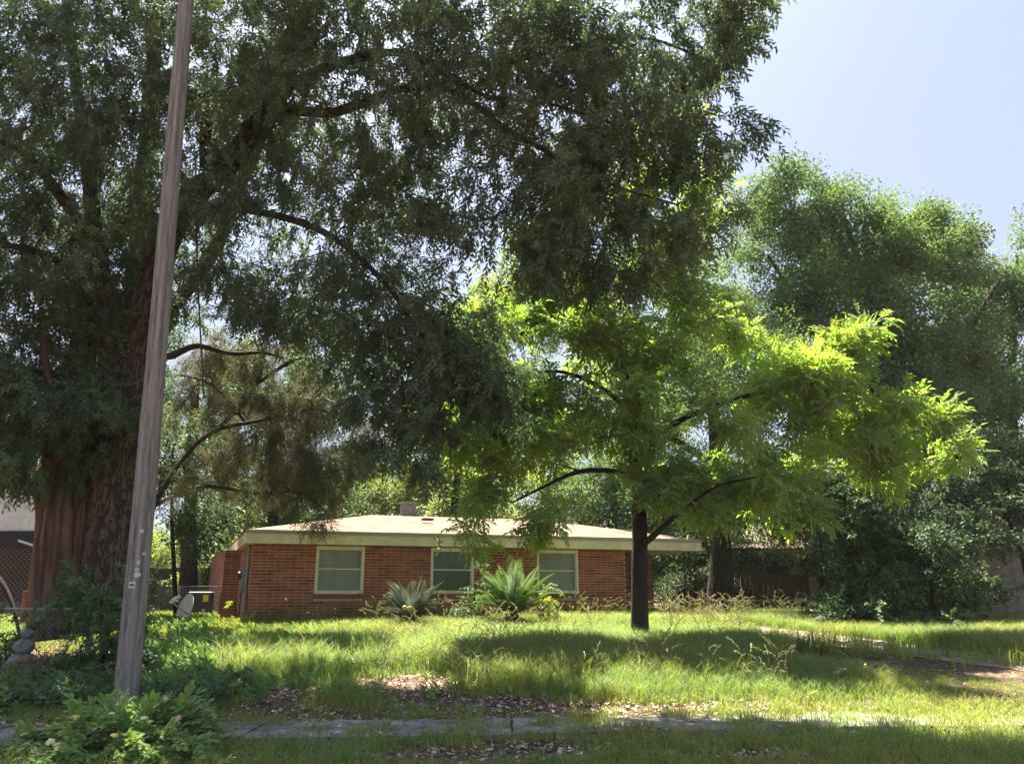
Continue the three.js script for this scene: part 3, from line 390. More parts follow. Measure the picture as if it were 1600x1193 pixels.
{ // red cedar stump-like trunk beside it
  const t = thing('cedar_tree', 'thick reddish stringy barked cedar, left of the grey oak trunk', 'tree'), l = [];
  l.push(limb('trunk', t, [[76, 1000, 12.4, 56], [78, 930, 12.4, 46], [82, 860, 12.4, 45], [88, 780, 12.4, 46], [100, 700, 12.4, 46], [116, 620, 12.5, 42], [132, 540, 12.6, 36], [142, 440, 12.7, 30], [146, 320, 12.8, 22], [146, 200, 12.9, 13]], M.cedarBark, { sides: 22, lobes: 0.16, rough: 0.2, flare: 0.08, n: 60 }));
  l.push(limb('trunk', t, [[116, 985, 12.6, 42], [120, 900, 12.6, 34], [126, 810, 12.6, 34], [136, 720, 12.65, 33], [148, 640, 12.7, 30], [168, 560, 12.9, 22]], M.cedarBark, { sides: 18, lobes: 0.16, rough: 0.2, flare: 0.1, n: 50 }));
  l.push(limb('limb', t, [[112, 700, 12.4, 22], [90, 640, 12, 18], [70, 560, 11.8, 12], [64, 470, 11.7, 6]], M.cedarBark));
  total += crown(t, [[30, 560, 12.6, 100, 80, 0.9, 40], [90, 330, 12.9, 100, 130, 1, 40], [20, 700, 12.8, 60, 60, 0.7, 18]], l, { sprays: [cedA, oakB], leaf: L.oak, per: 8, droop: 0.3, clear: 1.2 });
}
{ // the younger pecan in the middle of the lawn
  const t = thing('pecan_tree', 'bright green young pecan tree with slim dark trunk standing in the lawn', 'tree'), m = M.barkDark, l = [], d = 14.5, f = G(1002, 1003);
  const D = -f.z; l.push(limb('trunk', t, [[1001, 1008, D, 27], [1000, 970, D, 24], [999, 900, D, 23.5], [999, 820, D, 23], [997, 760, D, 19], [991, 700, D, 18], [982, 620, D, 15], [970, 550, D, 13], [955, 480, D, 11], [945, 420, D, 8], [950, 340, D, 6], [975, 250, D, 4], [990, 190, D, 2]], m, { sides: 14, flare: 0.25, n: 60 }));
  const b = (pts) => l.push(limb('limb', t, pts, m, { sides: 8 }));
  b([[1003, 850, D, 12], [1020, 838, D - 0.3, 10], [1045, 815, D - 0.6, 8], [1075, 790, D - 0.9, 6], [1120, 760, D - 1.2, 5], [1180, 745, D - 1.4, 3]]);
  b([[997, 745, D, 10], [950, 735, D - 0.5, 8], [900, 738, D - 1, 7], [850, 760, D - 1.4, 5], [800, 785, D - 1.7, 3]]);
  b([[993, 710, D, 11], [1040, 670, D - 0.2, 9], [1100, 640, D - 0.3, 8], [1180, 615, D - 0.3, 7], [1260, 600, D - 0.2, 5], [1330, 590, D, 4], [1400, 640, D, 3], [1460, 680, D, 2]]);
  b([[985, 640, D, 9], [930, 600, D - 0.4, 7], [870, 580, D - 0.8, 5], [800, 590, D - 1, 3], [740, 640, D - 1.1, 2]]);
  b([[962, 510, D, 8], [910, 470, D, 6], [870, 440, D, 4], [840, 400, D, 2]]); b([[955, 480, D, 7], [975, 440, D + 0.3, 6], [1040, 400, D + 0.5, 4], [1090, 370, D + 0.6, 2]]);
  b([[985, 630, D, 9], [1030, 560, D + 0.4, 7], [1090, 510, D + 0.7, 5], [1150, 480, D + 0.9, 3]]); b([[1000, 790, D, 8], [1080, 745, D + 0.6, 7], [1180, 720, D + 1, 5], [1290, 730, D + 1.2, 3]]);
  const lobes = [
    [960, 470, D, 140, 110, 1.4, 60], [830, 505, D - 0.3, 95, 70, 1.1, 40], [745, 580, D - 0.6, 80, 85, 1, 38], [705, 690, D - 1, 65, 60, 0.9, 24], [1085, 340, D + 0.5, 85, 80, 1, 32], [915, 380, D, 90, 70, 1, 28], [1050, 420, D + 0.3, 120, 90, 1.2, 45], [1000, 270, D, 95, 100, 1.1, 40], [880, 560, D - 0.5, 150, 90, 1.3, 62], [1060, 560, D + 0.2, 150, 100, 1.4, 62], [820, 640, D - 0.9, 120, 80, 1.1, 46],
    [960, 660, D - 0.4, 150, 80, 1.4, 55], [1110, 650, D - 0.2, 150, 85, 1.3, 60], [1220, 600, D - 0.2, 110, 70, 1.1, 46], [1310, 565, D, 95, 62, 1, 44], [1340, 640, D, 110, 60, 1, 42], [1410, 670, D, 80, 45, 0.8, 26], [1480, 690, D, 38, 28, 0.5, 9],
    [880, 720, D - 1, 120, 50, 1, 34], [790, 765, D - 1.5, 66, 34, 0.7, 14], [850, 822, D - 1.9, 50, 18, 0.4, 9], [735, 828, D - 1.9, 22, 18, 0.3, 4], [1060, 755, D - 0.4, 120, 55, 1.1, 46], [1180, 720, D - 0.8, 130, 55, 1.1, 46], [1290, 720, D + 0.3, 110, 60, 1, 36], [1090, 785, D - 0.8, 75, 28, 0.7, 20], [1210, 785, D - 0.6, 70, 34, 0.7, 16], [740, 690, D - 1.1, 60, 50, 0.7, 16],
    [1345, 520, D, 35, 28, 0.5, 8], [1150, 500, D + 0.8, 80, 60, 0.9, 22], [1380, 740, D + 0.3, 60, 35, 0.6, 12],
  ];
  total += crown(t, lobes, l, { sprays: [pecA, pecB], leaf: L.pecan, per: 8, droop: 0.04, spread: 0.22, clear: 1.4, wood: M.twig, mul: 0.94 });
}
{ // large grey green oak at the right
  const t = thing('oak_tree', 'tall grey green oak filling the right side behind the pecan', 'tree'), m = M.barkDark, l = [];
  l.push(limb('trunk', t, [[1395, 985, 23, 34], [1395, 880, 23, 30], [1400, 780, 23, 26], [1395, 660, 23, 22], [1380, 540, 23, 17], [1350, 430, 23, 12], [1310, 320, 23, 6]], m, { flare: 0.3 }));
  l.push(limb('limb', t, [[1398, 700, 23, 16], [1450, 600, 22.6, 13], [1510, 520, 22.4, 10], [1560, 440, 22.3, 6]], m)); l.push(limb('limb', t, [[1390, 620, 23, 14], [1320, 540, 22.5, 11], [1250, 470, 22.2, 8], [1200, 400, 22, 5]], m)); l.push(limb('limb', t, [[1398, 760, 23, 13], [1480, 720, 22.4, 10], [1570, 700, 22.2, 6]], m));
  total += crown(t, [
    [1270, 330, 22.6, 95, 85, 1.7, 60], [1200, 320, 22.6, 60, 60, 1.4, 24], [1200, 430, 22.3, 105, 100, 1.8, 60], [1340, 420, 22.5, 140, 120, 2, 100], [1440, 430, 22.4, 90, 85, 1.8, 56], [1300, 540, 22, 150, 100, 2, 90], [1450, 560, 22, 150, 110, 2, 95], [1400, 680, 22, 160, 100, 2, 80], [1420, 345, 22.6, 50, 35, 1, 14],
  ], l, { sprays: [clA, clB], leaf: L.far, per: 7, droop: 0.15, spread: 0.4, size: 1.4, twigEnd: 0.006, clear: 1, mul: 2 });
}
{
  const t = thing('oak_tree', 'grey green oak at the right edge with rounded top under open sky', 'tree'), l = [limb('trunk', t, [[1590, 985, 25, 28], [1588, 860, 25, 25], [1585, 740, 25, 21], [1580, 620, 25, 15], [1585, 500, 25, 9], [1590, 400, 25, 4]], M.barkDark)];
  total += crown(t, [[1560, 450, 24.5, 90, 95, 1.8, 60], [1640, 440, 24.5, 90, 100, 1.8, 40], [1570, 600, 24, 110, 100, 2, 70], [1530, 720, 23.5, 90, 80, 1.7, 46], [1600, 770, 23.5, 100, 90, 1.8, 50], [1690, 600, 24.5, 100, 150, 2, 36], [1505, 390, 24.6, 45, 40, 1, 14]], l, { sprays: [clA, clB], leaf: L.far, per: 7, droop: 0.15, spread: 0.4, size: 1.45, twigEnd: 0.006, clear: 1, mul: 2 });
}
// smaller trees and shrubs: [name, label, foot px, foot depth, height px of the stem top, stem width, lobes, spray set, leaf, options]
function small(name, label, cat, stem, lobes, leaf, o = {}) {
  const t = thing(name, label, cat, V(0, 0, 0), 0, o.group), m = o.bark ?? M.barkDark, l = stem.map((s, k) => limb(k && !o.stems ? 'limb' : 'trunk', t, s, m, { sides: 8, flare: k ? 0 : 0.2 }));
  total += crown(t, lobes, l, { sprays: [clA, clB], leaf, per: 7, droop: 0.15, spread: 0.3, size: 1, clear: 0.1, ...o }); return t;
}
small('broad_trunk_tree', 'tree with broad black trunk standing in deep shade beside the porch', 'tree', [[[1124, 985, 21, 52], [1126, 950, 21, 44], [1127, 900, 21, 36], [1127, 850, 21, 31], [1128, 780, 21, 28], [1120, 700, 21, 24], [1110, 600, 21.4, 16]], [[1127, 800, 21, 16], [1190, 740, 20.5, 11], [1250, 700, 20, 7]], [[1122, 730, 21, 14], [1060, 690, 21.5, 9], [1010, 660, 22, 5]]], [[1110, 640, 21.5, 120, 90, 1.5, 46], [1220, 720, 20.4, 90, 60, 1.2, 34], [1040, 690, 21.8, 100, 70, 1.3, 34], [1150, 780, 20.6, 70, 30, 0.8, 20], [1230, 812, 20, 70, 38, 0.8, 34], [1285, 835, 19.5, 45, 36, 0.7, 26], [1190, 580, 20.2, 110, 90, 1.6, 95], [1110, 500, 21, 90, 80, 1.5, 60], [1300, 640, 19.8, 90, 60, 1.3, 34], [1370, 700, 19.5, 80, 60, 1.2, 30]], L.far, { spread: 0.35, clear: 1.6 });
small('large_shrub', 'tall dark green shrub mass right of the board fence', 'shrub', [[[1330, 985, 17, 9], [1325, 900, 17, 7], [1320, 800, 17, 4], [1318, 740, 17, 2]], [[1345, 985, 17.2, 7], [1370, 900, 17.2, 6], [1385, 820, 17.2, 3]], [[1318, 985, 17, 6], [1290, 900, 16.8, 5], [1280, 830, 16.8, 3]]], [[1330, 800, 17, 66, 75, 0.9, 60], [1325, 890, 17, 50, 80, 0.8, 50], [1385, 850, 17, 80, 90, 0.9, 70], [1360, 940, 16.6, 80, 45, 0.7, 44]], L.dark, { sprays: [brA, clB], stems: true, spread: 0.22, per: 9 });
small('large_shrub', 'dark spreading shrub in front of the beige stucco house', 'shrub', [[[1460, 990, 16.5, 7], [1455, 900, 16.5, 5], [1450, 810, 16.5, 3]], [[1475, 990, 16.6, 6], [1500, 920, 16.6, 4], [1530, 880, 16.6, 2]]], [[1440, 840, 16.6, 70, 70, 0.8, 38], [1450, 930, 16.3, 80, 55, 0.8, 56], [1420, 880, 16.8, 60, 60, 0.7, 50], [1500, 900, 16.6, 50, 45, 0.6, 26], [1570, 830, 16.6, 60, 30, 0.6, 10]], L.dark, { sprays: [brA, clB], stems: true, spread: 0.22, per: 9 });
small('leaning_tree', 'small dark tree leaning over the beige stucco house at the right edge', 'tree', [[[1610, 1000, 17.4, 9], [1605, 900, 17.4, 8], [1580, 820, 17.4, 6], [1550, 770, 17.4, 3]]], [[1560, 770, 17.4, 90, 50, 0.9, 50], [1490, 790, 17.4, 70, 50, 0.9, 40], [1630, 790, 17.4, 60, 60, 0.9, 30], [1590, 720, 17.6, 70, 50, 0.9, 34]], L.dark, { sprays: [brA, clB], spread: 0.22, per: 8, clear: 1.2 });
small('low_shrub', 'low dark green shrub at the foot of the board fence', 'shrub', [[[1290, 985, 17.5, 4], [1285, 950, 17.5, 2]]], [[1275, 968, 17.6, 40, 20, 0.5, 24], [1320, 970, 17, 50, 22, 0.5, 24]], L.shrub, { sprays: [brA, brB], stems: true, spread: 0.15, per: 9 });
small('low_shrub', 'low leafy weeds at the right end of the driveway hedge', 'shrub', [[[1400, 992, 16, 4], [1400, 960, 16, 2]]], [[1390, 972, 16, 60, 24, 0.5, 24], [1480, 975, 16, 60, 24, 0.5, 24]], L.shrub, { sprays: [brA, brB], stems: true, spread: 0.15, per: 9 });
small('cedar_tree', 'brown thinning cedar with arching dead twigs hanging beside the roof', 'tree', [[[214, 990, 16, 12], [219, 900, 16, 10], [236, 800, 15.8, 8], [300, 700, 15.6, 7], [350, 660, 15.4, 6], [400, 600, 15.2, 7], [420, 520, 15, 4]], [[240, 790, 15.8, 7], [310, 760, 15.5, 6], [400, 770, 15.2, 5], [470, 770, 14.8, 4], [510, 800, 14.6, 2]], [[340, 670, 15.4, 7], [440, 650, 15, 5], [500, 640, 14.8, 4], [560, 680, 14.6, 2]], [[400, 600, 15.2, 6], [470, 560, 15, 5], [540, 580, 14.8, 3]], [[385, 660, 15.3, 6], [330, 600, 15.3, 5], [280, 585, 15.3, 3]]], [[330, 600, 15.3, 90, 80, 0.9, 40], [430, 600, 15.1, 100, 70, 0.9, 46], [500, 660, 14.9, 80, 70, 0.8, 40], [430, 710, 15, 100, 60, 0.8, 46], [510, 760, 14.7, 60, 50, 0.6, 26], [360, 740, 15.5, 80, 60, 0.8, 32], [500, 815, 14.6, 30, 14, 0.3, 7], [560, 700, 14.6, 40, 50, 0.5, 14]], L.cedar, { sprays: [cedA], mul: 2.3, wood: M.twigPale, spread: 0.14, per: 8, droop: 0.35, clear: 1.3, bark: M.greyBark });
small('understory_tree', 'dark leafy small tree between the utility pole and the brown cedar', 'tree', [[[275, 985, 17.5, 8], [272, 900, 17.5, 7], [268, 800, 17.5, 5], [270, 700, 17.5, 3]]], [[275, 720, 17.5, 60, 80, 0.9, 40], [290, 820, 17.8, 55, 60, 0.8, 28], [235, 640, 17.5, 60, 60, 0.9, 20], [340, 830, 18.5, 50, 40, 0.7, 18]], L.dark, { sprays: [brA, clA], spread: 0.25, clear: 0.9 });
small('straight_trunk_tree', 'tree with straight grey trunk behind the grey fence left of the house', 'tree', [[[293, 965, 23, 29], [294, 900, 23, 26], [296, 840, 23, 24], [298, 780, 23, 22], [300, 700, 23, 18], [305, 600, 23, 12]]], [[310, 680, 23, 110, 80, 1.6, 44], [350, 780, 23, 90, 50, 1.3, 30], [230, 740, 23.4, 80, 90, 1.4, 36]], L.far, { spread: 0.35, clear: 1.8, bark: M.bark });
small('hedge', 'sunlit hedge of small leaves behind the air conditioner and grey fence', 'hedge', [[[250, 960, 26, 6], [250, 860, 26, 4]], [[340, 960, 26, 6], [345, 860, 26, 4]]], [[240, 870, 26, 70, 60, 1, 44], [340, 860, 25.5, 70, 55, 1, 44], [150, 860, 26, 60, 80, 1, 30], [330, 915, 24.6, 35, 40, 0.6, 18]], L.farLit, { stems: true, spread: 0.3, size: 1.1 });
small('sunlit_tree', 'tall sunlit yellow green tree standing behind the middle of the roof', 'tree', [[[700, 960, 27, 16], [705, 850, 27, 14], [715, 740, 27, 11], [735, 620, 27, 7], [750, 520, 27, 4]]], [[1010, 640, 27, 90, 60, 1.5, 36], [1100, 560, 27, 80, 70, 1.4, 34], [900, 660, 27, 70, 50, 1.4, 26], [930, 560, 27, 70, 60, 1.4, 26], [800, 430, 27, 80, 80, 1.6, 44], [735, 560, 27, 80, 90, 1.6, 54], [640, 640, 27, 70, 70, 1.5, 36], [690, 670, 26.6, 80, 70, 1.6, 46], [770, 660, 26.6, 70, 70, 1.5, 36], [640, 740, 26.5, 60, 40, 1.2, 22]], L.farLit, { spread: 0.4, size: 1.25, clear: 1.5 });
small('shaded_tree', 'broad green tree behind the brown cedar at the left end of the roof', 'tree', [[[420, 965, 25, 22], [425, 850, 25, 19], [430, 740, 25, 15], [440, 620, 25, 10]]], [[300, 590, 25, 100, 90, 1.7, 56], [420, 600, 25, 110, 100, 1.8, 66], [530, 620, 25, 90, 100, 1.7, 56], [360, 730, 24.6, 110, 70, 1.6, 50], [490, 740, 24.6, 100, 60, 1.5, 44], [230, 500, 25.2, 80, 80, 1.5, 36]], L.shrub, { spread: 0.4, size: 1.3, clear: 1.5 });
small('dense_tree', 'dense dark tree filling the gap above the tan house and board fence', 'tree', [[[1290, 975, 26, 16], [1288, 880, 26, 14], [1285, 780, 26, 11], [1280, 700, 26, 7]]], [[1270, 760, 25.6, 120, 70, 1.6, 70], [1380, 790, 25, 110, 70, 1.6, 70], [1490, 810, 24.5, 110, 70, 1.6, 70], [1340, 880, 24.8, 80, 70, 1.4, 50], [1440, 900, 23.5, 100, 60, 1.4, 56], [1170, 800, 25.8, 80, 45, 1.2, 36]], L.dark, { spread: 0.4, size: 1.35, clear: 0.3 });
{ // far woods that close the view under the crowns
  const mats = [], cols = []; for (let k = 0; k < 7000; k++) { const x = R(-50, 50), d = 46 + R(0, 8), h = (2.6 + 2.4 * vnoise(x * 0.3 + 30, 1, 0, 6)) * Math.pow(rnd(), 0.6); mats.push(M4(V(x, 0.6 + h, -d), unit(), V(0, 1, 0), R(2.4, 4))); const b = R(0.7, 1.2); cols.push(col(b, b, b)); }
  tag(instanced('far_woods', clA, L.far, mats, cols), 'low far woods closing the view behind the house and trees', 'woods');
}
// the tree line behind the house
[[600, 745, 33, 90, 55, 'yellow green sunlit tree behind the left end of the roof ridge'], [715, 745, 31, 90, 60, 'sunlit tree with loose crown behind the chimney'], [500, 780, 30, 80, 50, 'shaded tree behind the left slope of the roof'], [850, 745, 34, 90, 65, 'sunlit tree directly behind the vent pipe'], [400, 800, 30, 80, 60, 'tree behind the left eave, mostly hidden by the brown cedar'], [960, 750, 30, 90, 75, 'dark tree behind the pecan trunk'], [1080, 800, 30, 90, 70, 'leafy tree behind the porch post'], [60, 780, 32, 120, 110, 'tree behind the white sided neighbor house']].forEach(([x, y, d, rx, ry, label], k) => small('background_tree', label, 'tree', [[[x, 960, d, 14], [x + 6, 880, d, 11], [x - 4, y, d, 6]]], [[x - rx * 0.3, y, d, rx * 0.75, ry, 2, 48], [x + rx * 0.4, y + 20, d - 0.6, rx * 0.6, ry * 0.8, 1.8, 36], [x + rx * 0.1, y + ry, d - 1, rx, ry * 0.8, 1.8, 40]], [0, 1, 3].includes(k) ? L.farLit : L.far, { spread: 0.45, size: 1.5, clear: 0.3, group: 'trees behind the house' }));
[[1080, 885, 27, 'dark leafy bush seen under the porch roof'], [1180, 885, 25.5, 'bush between the black trunk and the tan house']].forEach(([x, y, d, label]) => small('background_bush', label, 'bush', [[[x, 970, d, 6], [x, y, d, 3]]], [[x, y, d, 60, 40, 0.9, 40], [x + 10, y + 45, d, 70, 35, 0.9, 36]], L.dark, { stems: true, spread: 0.3, size: 1.1 }));
// ---------------------------------------------------------------- utility pole with tags
{
  const a = onGround(P(194, 1122, 8.9), -0.1), b = P(297, -60, 9.3), o = thing('utility_pole', 'weathered grey wooden utility pole leaning slightly, with small white tags', 'pole', a), n = 28, pts = [], rads = [];
  for (let k = 0; k <= n; k++) { const t = k / n; pts.push(V(lerp(0, b.x - a.x, t) + 0.012 * Math.sin(t * 5), lerp(0, b.y - a.y, t), lerp(0, b.z - a.z, t))); rads.push(lerp(0.128, 0.1, t)); }
  mesh('shaft', new MB().tube(pts, rads, 28, 1, 0.035), M.pole, o);
  const w = std(col(0.68, 0.68, 0.66), { roughness: 0.45, map: T.paint }), at = (px, py) => { const q = P(px, py, 8.8); const k = clamp((q.y - a.y) / (b.y - a.y)), c = V(lerp(a.x, b.x, k), q.y, lerp(a.z, b.z, k)), r = lerp(0.128, 0.1, k), dx = clamp(q.x - c.x, -r * 0.8, r * 0.8); return { p: V(c.x + dx - a.x, q.y - a.y, c.z + Math.sqrt(r * r - dx * dx) + 0.004 - a.z), yaw: Math.asin(dx / r) }; };
  const disc = (px, py, rx, ry, hole) => { const q = at(px, py), s = mpp(py, 8.8), c = new THREE.CylinderGeometry(1, 1, 0.008, 22); c.rotateX(Math.PI / 2); c.scale(rx * s, ry * s, 1); const m = mesh('tag', c, w, o); m.position.copy(q.p); m.rotation.y = q.yaw; const h = new THREE.CylinderGeometry(0.006, 0.006, 0.012, 8); h.rotateX(Math.PI / 2); h.translate(0, hole * s, 0.001); mesh('nail', h, M.darkMetal, m); };
  disc(216.6, 828.5, 3, 3, 1.5); disc(221, 864, 3.2, 2.3, 1); disc(212.5, 877.5, 2.5, 3.6, 2); disc(210.7, 889, 3.6, 2.4, 0); disc(211, 897.5, 4.8, 4.8, 2.6);
  const q = at(204, 913.5), s = mpp(913, 8.8), p = mesh('plate', new RoundedBoxGeometry(9.6 * s, 9.4 * s, 0.012, 2, 0.005), w, o); p.position.copy(q.p); p.rotation.y = q.yaw; mesh('print', new THREE.BoxGeometry(6.4 * s, 3.4 * s, 0.003).translate(0, 0, 0.0062), std(col(0.16, 0.18, 0.2), { map: tex(64, 32, (u, v) => { const c = hash2(Math.floor(u * 11), Math.floor(v * 5), 9) > 0.45 ? 0.35 : 0.95; return [c, c, c]; }) }), p);
}
// ---------------------------------------------------------------- chain link fence at the left, with its posts
function chainlink(o, x0, x1, y0, y1, cell, r, m = M.galv) {    // in the local x y plane
  const mb = new MB(), h = y1 - y0, n = Math.ceil((x1 - x0 + h) / cell);
  for (let k = -Math.ceil(h / cell); k < n; k++) for (const s of [0, 1]) { let a = V(x0 + k * cell, s ? y1 : y0, s * 0.004), b = V(x0 + k * cell + h, s ? y0 : y1, s * 0.004); const clip = (p, q) => { if (p.x < x0) p.lerp(q, (x0 - p.x) / (q.x - p.x)); if (q.x > x1) q.lerp(p, (q.x - x1) / (q.x - p.x)); }; if (b.x <= x0 || a.x >= x1) continue; clip(a, b); mb.tube([a, b], [r, r], 4, 1, 0, 0, false); }
  const q = mesh('wire_mesh', mb, m, o); q.userData.kind = 'stuff'; return q;
}
{
  const a = P(-200, 1035, 12.1), b = P(140, 1035, 11.9), o = thing('chain_link_fence', 'galvanised chain link fence in front of the cedar trunk at left', 'fence', V(a.x, ground(b.x, b.z), a.z), -Math.atan2(b.z - a.z, b.x - a.x)), len = a.distanceTo(b), y1 = P(80, 951, 12).y - o.position.y;
  chainlink(o, 0, len, 0.03, y1 - 0.02, 0.075, 0.0022); mesh('top_rail', new MB().tube([V(0, y1, 0), V(len, y1, 0)], [0.018, 0.018], 8), M.galv, o);
  for (const x of [len * 0.05, len * 0.52, len - 0.03]) { const p = mesh('post', new MB().tube([V(x, -0.2, 0), V(x, y1 + 0.02, 0)], [0.026, 0.026], 10), M.galv, o); const c = new THREE.SphereGeometry(0.03, 10, 6); c.translate(x, y1 + 0.03, 0); mesh('cap', c, M.galv, p); }
}
{ // leaning pale log behind the fence
  const o = thing('fallen_branch', 'pale bare branch leaning behind the chain link fence at far left', 'branch'); mesh('wood', new MB().tube(spline([P(-40, 862, 13), P(-10, 895, 12.8), P(8, 920, 12.7), P(22, 956, 12.6), P(32, 1000, 12.5)], 14), taper(0.045, 0.025, 15), 9, 1, 0.2), M.bark, o);
}
{ // red planter box on the neighbor's side
  const p = P(43, 935, 16), o = thing('red_container', 'faded red container behind the chain link fence at far left', 'container', onGround(p)); const g = new THREE.CylinderGeometry(0.1, 0.085, 0.62, 16); g.translate(0, 0.4, 0); mesh('body', g, std(col(0.3, 0.07, 0.04), { map: T.mottle, roughness: 0.6 }), o); const r = new THREE.TorusGeometry(0.1, 0.012, 6, 18); r.rotateX(Math.PI / 2); r.translate(0, 0.71, 0); mesh('rim', r, M.rust, o);
}
function rock(r, sx, sy, sz, s) { const g = new THREE.IcosahedronGeometry(r, 3), p = g.attributes.position, v = V(0, 0, 0); for (let k = 0; k < p.count; k++) { v.fromBufferAttribute(p, k); const n = 1 + 0.35 * (fbm(v.x * 3 / r + s * 7 + 20, v.y * 3 / r + v.z * 2 / r + 20, 0, s, 3) - 0.5); p.setXYZ(k, v.x * n * sx, v.y * n * sy, v.z * n * sz); } g.computeVertexNormals(); return g; }
[[34, 1040, 0.19, 1.15, 0.9, 1, 'large grey garden rock at the bottom of the stacked stones'], [38, 1010, 0.12, 1.1, 0.95, 1, 'middle grey rock of the stacked garden stones'], [43, 990, 0.075, 1.1, 0.9, 1, 'small top rock of the stacked garden stones'], [18, 1052, 0.1, 1.3, 0.6, 1, 'flat grey rock left of the stacked garden stones']].forEach(([x, y, r, sx, sy, sz, label], k) => tag(mesh('garden_rock', rock(r, sx, sy, sz, k + 1), M.stone), label, 'rock').position.copy(P(x, y, 10.9)));
{ // heap of straw and bark chips
  const c = onGround(P(62, 1080, 10.6)), mats = [], cols = [], g = new MB(); leaf(g, V(0, 0, 0), V(0, 0, 1), V(0, 1, 0), 0.1, 0.02, 0.1);
  for (let k = 0; k < 1500; k++) { const a = R(0, 6.283), r = Math.sqrt(rnd()), h = 0.3 * (1 - r * r); mats.push(M4(V(c.x + Math.cos(a) * r * 0.62, c.y + h * Math.pow(rnd(), 0.3) + 0.01, c.z + Math.sin(a) * r * 0.45), V(gauss(), gauss() * 0.35, gauss()), V(0, 1, 0), R(0.6, 1.8))); const b = R(0.6, 1.3); cols.push(col(b * R(0.9, 1.2), b, b * R(0.8, 1))); }
  const hp = new THREE.SphereGeometry(1, 24, 10, 0, 6.2832, 0, 1.57); hp.scale(0.62, 0.28, 0.45); const m = mesh('mulch_heap', hp, M.litter); m.position.copy(c); tag(m, 'heap of dry straw and bark chips beside the stacked garden stones', 'mulch', null, 'stuff');
  instanced('chips', g.geo(true), std(col(0.4, 0.27, 0.17), { roughness: 0.95, side: THREE.DoubleSide }), mats, cols, m); m.children[0].position.copy(c).multiplyScalar(-1);
}
small('evergreen_shrub', 'dense dark green shrub at the foot of the utility pole, over the chain link fence', 'shrub', [[[165, 1085, 10.4, 6], [160, 1000, 10.5, 5], [158, 930, 10.6, 3]], [[215, 1080, 10.2, 4], [222, 1000, 10.3, 3], [228, 920, 10.4, 2]], [[130, 1085, 10.6, 4], [125, 1010, 10.7, 3]]], [[150, 945, 10.8, 62, 52, 0.45, 90], [150, 1040, 10.4, 62, 52, 0.45, 90], [205, 990, 10.5, 34, 70, 0.35, 50], [235, 930, 10.8, 16, 60, 0.25, 24], [230, 1040, 10.4, 26, 50, 0.3, 30]], L.shrub, { sprays: [oakB, brB], stems: true, spread: 0.12, per: 8, size: 0.8, droop: 0.1 });
small('evergreen_shrub', 'leafy green shrub at the far left edge before the chain link fence', 'shrub', [[[10, 1075, 11.2, 4], [8, 1000, 11.3, 3]]], [[8, 995, 11.4, 38, 42, 0.4, 50], [-20, 1040, 11.2, 40, 40, 0.4, 30]], L.shrub, { sprays: [oakB, brB], stems: true, spread: 0.12, per: 8, size: 0.8, droop: 0.1 });
{ // ground cover along the pavement at the left
  const mats = [], cols = []; for (let k = 0; k < 1500; k++) { const x = R(-6.2, -3.2), z = R(-9.9, -8.75) + (x + 5) * -0.1; if (fbm(x * 1.5 + 9, z * 1.5, 0, 14) < 0.33) continue; mats.push(M4(V(x, ground(x, z) + R(0, 0.14), z), V(gauss(), R(0.1, 0.9), gauss()), V(0, 1, 0.2), R(0.5, 0.95))); const b = R(0.75, 1.25); cols.push(col(b, b, b)); }
  tag(instanced('ground_cover', brB, L.shrub, mats, cols), 'dark green trailing ground cover beside the sidewalk at left', 'ground cover');
}
// ---------------------------------------------------------------- behind the side yard
{ // grey board fence
  const a = P(205, 958, 25), b = P(352, 958, 24.4), o = thing('board_fence', 'weathered grey vertical board fence behind the air conditioner', 'fence', V(a.x, YG, a.z), -Math.atan2(b.z - a.z, b.x - a.x)), len = Math.hypot(b.x - a.x, b.z - a.z), h = P(235, 888, 24.8).y - YG, w = len / 15;
  const pm = [0.8, 1, 1.15].map((k) => std(col(0.42 * k, 0.41 * k, 0.39 * k), { map: T.plank, roughness: 0.95 }));
  for (let k = 0; k < 15; k++) { const q = mesh('board', new MB().box(k * w + 0.006, -0.1, 0, (k + 1) * w - 0.006, h + R(-0.02, 0.03), 0.022), pick(pm), o); q.position.z = R(0, 0.008); }
  for (const y of [0.3, h - 0.25]) mesh('rail', new MB().box(0, y, -0.05, len, y + 0.09, -0.002), M.plank, o); mesh('cap_rail', new MB().box(0, h + 0.035, -0.04, len * 0.62, h + 0.07, 0.07), M.white, o);
}
{ // chain link gate
  const a = P(238, 962, 20.5), b = P(347, 962, 20.2), o = thing('chain_link_gate', 'low chain link gate with thin top rail beside the house corner', 'gate', V(a.x, YG, a.z), -Math.atan2(b.z - a.z, b.x - a.x)), len = Math.hypot(b.x - a.x, b.z - a.z), h = P(300, 916, 20.3).y - YG;
  chainlink(o, 0, len, 0.05, h - 0.02, 0.09, 0.0022, M.galv); mesh('top_rail', new MB().tube([V(0, h, 0), V(len, h, 0)], [0.013, 0.013], 8), M.rust, o); mesh('post', new MB().tube([V(len, -0.1, 0), V(len, h + 0.04, 0)], [0.03, 0.03], 8), M.darkMetal, o); mesh('post', new MB().tube([V(len * 0.35, -0.1, 0), V(len * 0.35, h + 0.02, 0)], [0.022, 0.022], 8), M.galv, o);
}
